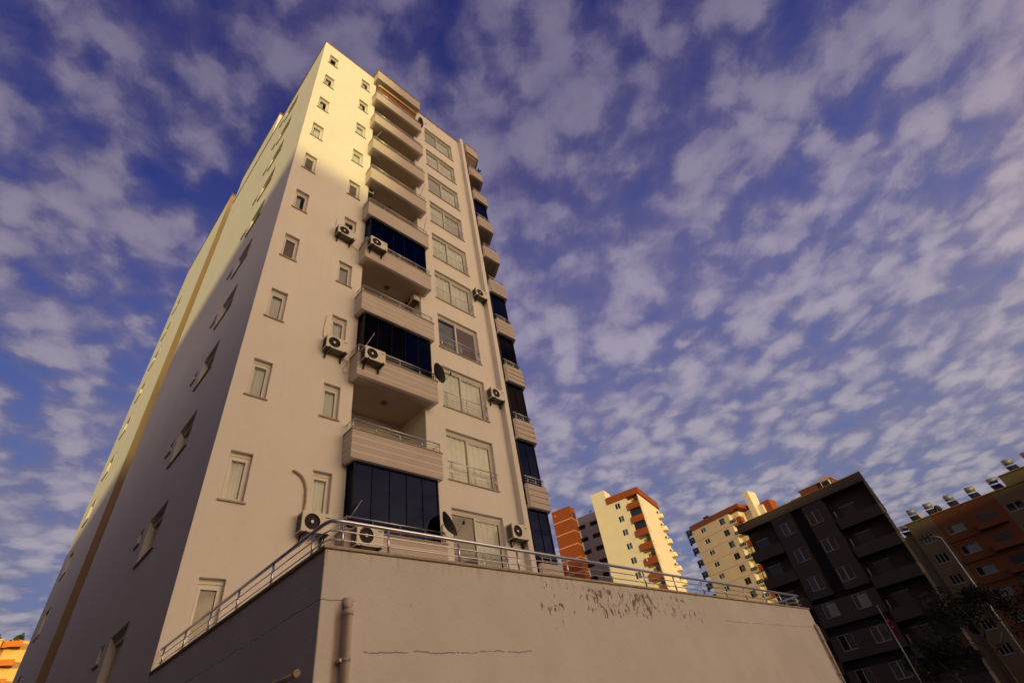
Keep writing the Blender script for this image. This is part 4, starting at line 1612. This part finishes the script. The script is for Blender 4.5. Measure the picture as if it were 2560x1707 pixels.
# ------------------------------------------------------------------ plants, lamp, flag
def leaf_cloud(m, c, rad, n, size, mt, rnd):
    k = m.mi(mt)
    clumps = [(Vector((rnd.gauss(0, 0.5) * rad[0], rnd.gauss(0, 0.5) * rad[1], rnd.gauss(0, 0.42) * rad[2])), rnd.uniform(0.18, 0.42)) for _ in range(26)]
    for _ in range(n):
        cl, cr = rnd.choice(clumps)
        d = Vector((rnd.gauss(0, 1), rnd.gauss(0, 1), rnd.gauss(0, 1))).normalized() * rnd.random() ** 0.4 * cr * max(rad)
        p = Vector(c) + cl + d
        u = Vector((rnd.gauss(0, 1), rnd.gauss(0, 1), rnd.gauss(0, 1))).normalized()
        v = u.cross(Vector((rnd.gauss(0, 1), rnd.gauss(0, 1), rnd.gauss(0, 1)))).normalized()
        s = size * rnd.uniform(0.6, 1.3)
        f = m.bm.faces.new([m.bm.verts.new(p + u * s * a + v * s * b * 0.5) for a, b in ((-1, 0), (0, -1), (1, 0), (0, 1))])
        f.material_index = k


def tree(label, x, y, h, rad, n, mt, seed, group=None):
    rnd = random.Random(seed)
    t = thing('tree', label, 'tree', group, (x, y, 0))
    m = MB()
    top = h * 0.62
    m.tube([(0, 0, 0), (0.05, 0.03, top * 0.5), (0.0, 0.1, top)], 0.16, 'bark', 10, r1=0.08)
    for i in range(7):
        a = i * 0.9 + rnd.random()
        z = top * rnd.uniform(0.55, 1.0)
        L = rad[0] * rnd.uniform(0.5, 0.95)
        m.tube([(0.02, 0.06, z), (L * 0.5 * math.cos(a), L * 0.5 * math.sin(a), z + 0.5), (L * math.cos(a), L * math.sin(a), z + rnd.uniform(0.8, 1.6))], 0.06, 'bark', 6, r1=0.015)
    m.build('trunk', t)
    m = MB()
    leaf_cloud(m, (0, 0.05, h - rad[2]), rad, n, 0.10, mt, rnd)
    m.build('crown', t)
    return t


tree('dark leafy tree in front of the dark block and the ochre block at lower right', 47.0, -6.6, 7.2, (1.9, 1.9, 1.7), 5200, 'leaf_dark', 3, 'dark trees at the lower right')
tree('low dark tree at the foot of the dark block, beside the flag pole', 45.5, -4.0, 4.2, (2.0, 2.0, 1.4), 4200, 'leaf_dark', 4, 'dark trees at the lower right')
tree('dark tree cut off by the right edge of the photo, lower right corner', 46.5, -11.5, 6.0, (2.2, 2.2, 1.8), 5200, 'leaf_dark', 5, 'dark trees at the lower right')

for x, mt, lab, sd in ((1.2, 'leaf_olive', 'olive bush on the roof edge at the bottom left corner', 11), (4.9, 'leaf_green', 'green bush on the orange roof balcony at the bottom left corner', 12)):
    t = thing('bush', lab, 'bush', 'bushes on the yellow block roof', (x, 130.8, 34.3))
    m = MB()
    leaf_cloud(m, (0, 0, 0.75), (0.75, 0.7, 0.45), 900, 0.16, mt, random.Random(sd))
    m.build('foliage', t)
    m = MB()
    m.tube([(0, 0, 0), (0, 0, 0.7)], 0.3, 'terracotta', 12, r1=0.38)
    m.build('pot', t)

t = thing('potted_plant', 'small green plant on the topmost right-hand corner balcony of the white tower', 'plant', loc=(12.0, 0.05, 33.95))
m = MB()
leaf_cloud(m, (0, 0, 0.55), (0.3, 0.25, 0.3), 260, 0.07, 'leaf_olive', random.Random(21))
m.build('foliage', t)
m = MB()
m.tube([(0, 0, 0), (0, 0, 0.3)], 0.12, 'terracotta', 12, r1=0.16)
m.build('pot', t)
lp = thing('street_lamp', 'slim street lamp pole standing before the shaded ochre block at right', 'street lamp', loc=(57.1, -7.08, 0))
m = MB()
m.tube([(0, 0, 0), (0, 0, 11.3)], 0.075, 'pole_metal', 10, r1=0.05)
m.tube([(0, 0, 11.3), (-0.05, 0.35, 11.55), (-0.1, 0.8, 11.62)], 0.04, 'pole_metal', 8)
m.build('pole', lp)
m = MB()
m.prism([(-0.24, 0.7), (0.04, 0.7), (0.0, 1.55), (-0.2, 1.55)], 11.55, 11.70, 'panel_dark')
m.build('lamp_head', lp)

fp = thing('flagpole', 'thin grey flagpole with a furled red flag at lower right', 'flagpole', loc=(36.45, -3.81, 0))
m = MB()
m.tube([(0, 0, 0), (0, 0, 5.6)], 0.04, 'pole_metal', 10, r1=0.022)
m.tube([(0, 0, 5.6), (0, 0, 5.68)], 0.04, 'pole_metal', 8)
m.build('pole', fp)
fl = thing('flag', 'red flag with white marks hanging limp against its grey pole', 'flag', loc=(36.45, -3.81, 4.0))
m = MB()
k = m.mi('flag_red')
rows_ = []
for i in range(15):
    z = 1.25 - i * 0.09
    wdt = 0.05 + 0.17 * math.sin(min(1, i / 10) * 1.5)
    rows_.append([m.bm.verts.new((0.05 * math.sin(j * 1.9 + i * 0.3), -0.05 - wdt * j / 7, z - 0.05 * j / 7)) for j in range(8)])
for i in range(14):
    for j in range(7):
        f = m.bm.faces.new((rows_[i][j], rows_[i][j + 1], rows_[i + 1][j + 1], rows_[i + 1][j]))
        f.material_index = k
        f.smooth = True
m.build('cloth', fl)
m = MB()
for (y, z, s) in ((-0.10, 0.78, 0.045), (-0.17, 0.45, 0.04)):
    n = 10
    a = [(-0.075, y + s * math.cos(2.4 * i / n + 0.9), z + s * math.sin(2.4 * i / n + 0.9) * 1.6) for i in range(n + 1)]
    b = [(-0.075, y + 0.02 + s * 0.72 * math.cos(2.4 * i / n + 0.9), z + s * 0.72 * math.sin(2.4 * i / n + 0.9) * 1.6) for i in range(n + 1)]
    for i in range(n):
        m.quad([a[i], a[i + 1], b[i + 1], b[i]], 'flag_white')
m.build('emblem', fl)

# ------------------------------------------------------------------ blocks across the street, behind the camera (they shade the scene at this low sun)
m = MB()
m.box(0, 1.6, -0.03, 0.06, 0, 1.5, 'panel_dark')
BWIN = m.mesh('window')
blocks = [(-154, -104, -168, -150, 30.0, 'long low beige block across the street, behind the camera to the left'),
          (-104, -89, -168, -150, 35.4, 'narrow beige block across the street, behind the camera'),
          (-89, -50, -170, -150, 53.0, 'tallest beige block across the street, behind the camera'),
          (-50, 30, -168, -150, 32.4, 'wide beige block across the street, behind the camera to the right'),
          (-34, -14, -46, 46, 17.0, 'dark unseen block added left of the camera to shade the side walls'),  # added block, unseen, keeps low sky light off the flank and terrace side
          (31, 44, -36, -24, 17.5, 'beige block near the camera, mirrored in the big sliding windows')]
mat('block_dark', (0.10, 0.08, 0.065), 0.9, 0.05, 0.3)
for x0, x1, y0, y1, h, lab in blocks:
    t = thing('apartment_block', lab, 'apartment block', 'blocks behind the camera', ((x0 + x1) / 2, y1, 0))
    w2 = (x1 - x0) / 2
    m = MB()
    m.box(-w2, w2, y0 - y1, 0, 0, h, 'block_dark' if 'dark' in lab else 'block_beige')
    m.build('wall', t)
    m = MB()
    m.box(-w2 - 0.3, w2 + 0.3, y0 - y1 - 0.3, 0.3, h, h + 0.25, 'coping_brown')
    m.build('roof', t)
    nx = min(8, int(w2 * 2 / 4))
    nz = min(10, int(h / 3.2))
    for i in range(nx):
        for j in range(nz):
            put('window', BWIN, t, (w2 - (i + 0.7) * 2 * w2 / nx, 0.0, h - 2.6 - 3.1 * j), R(180))
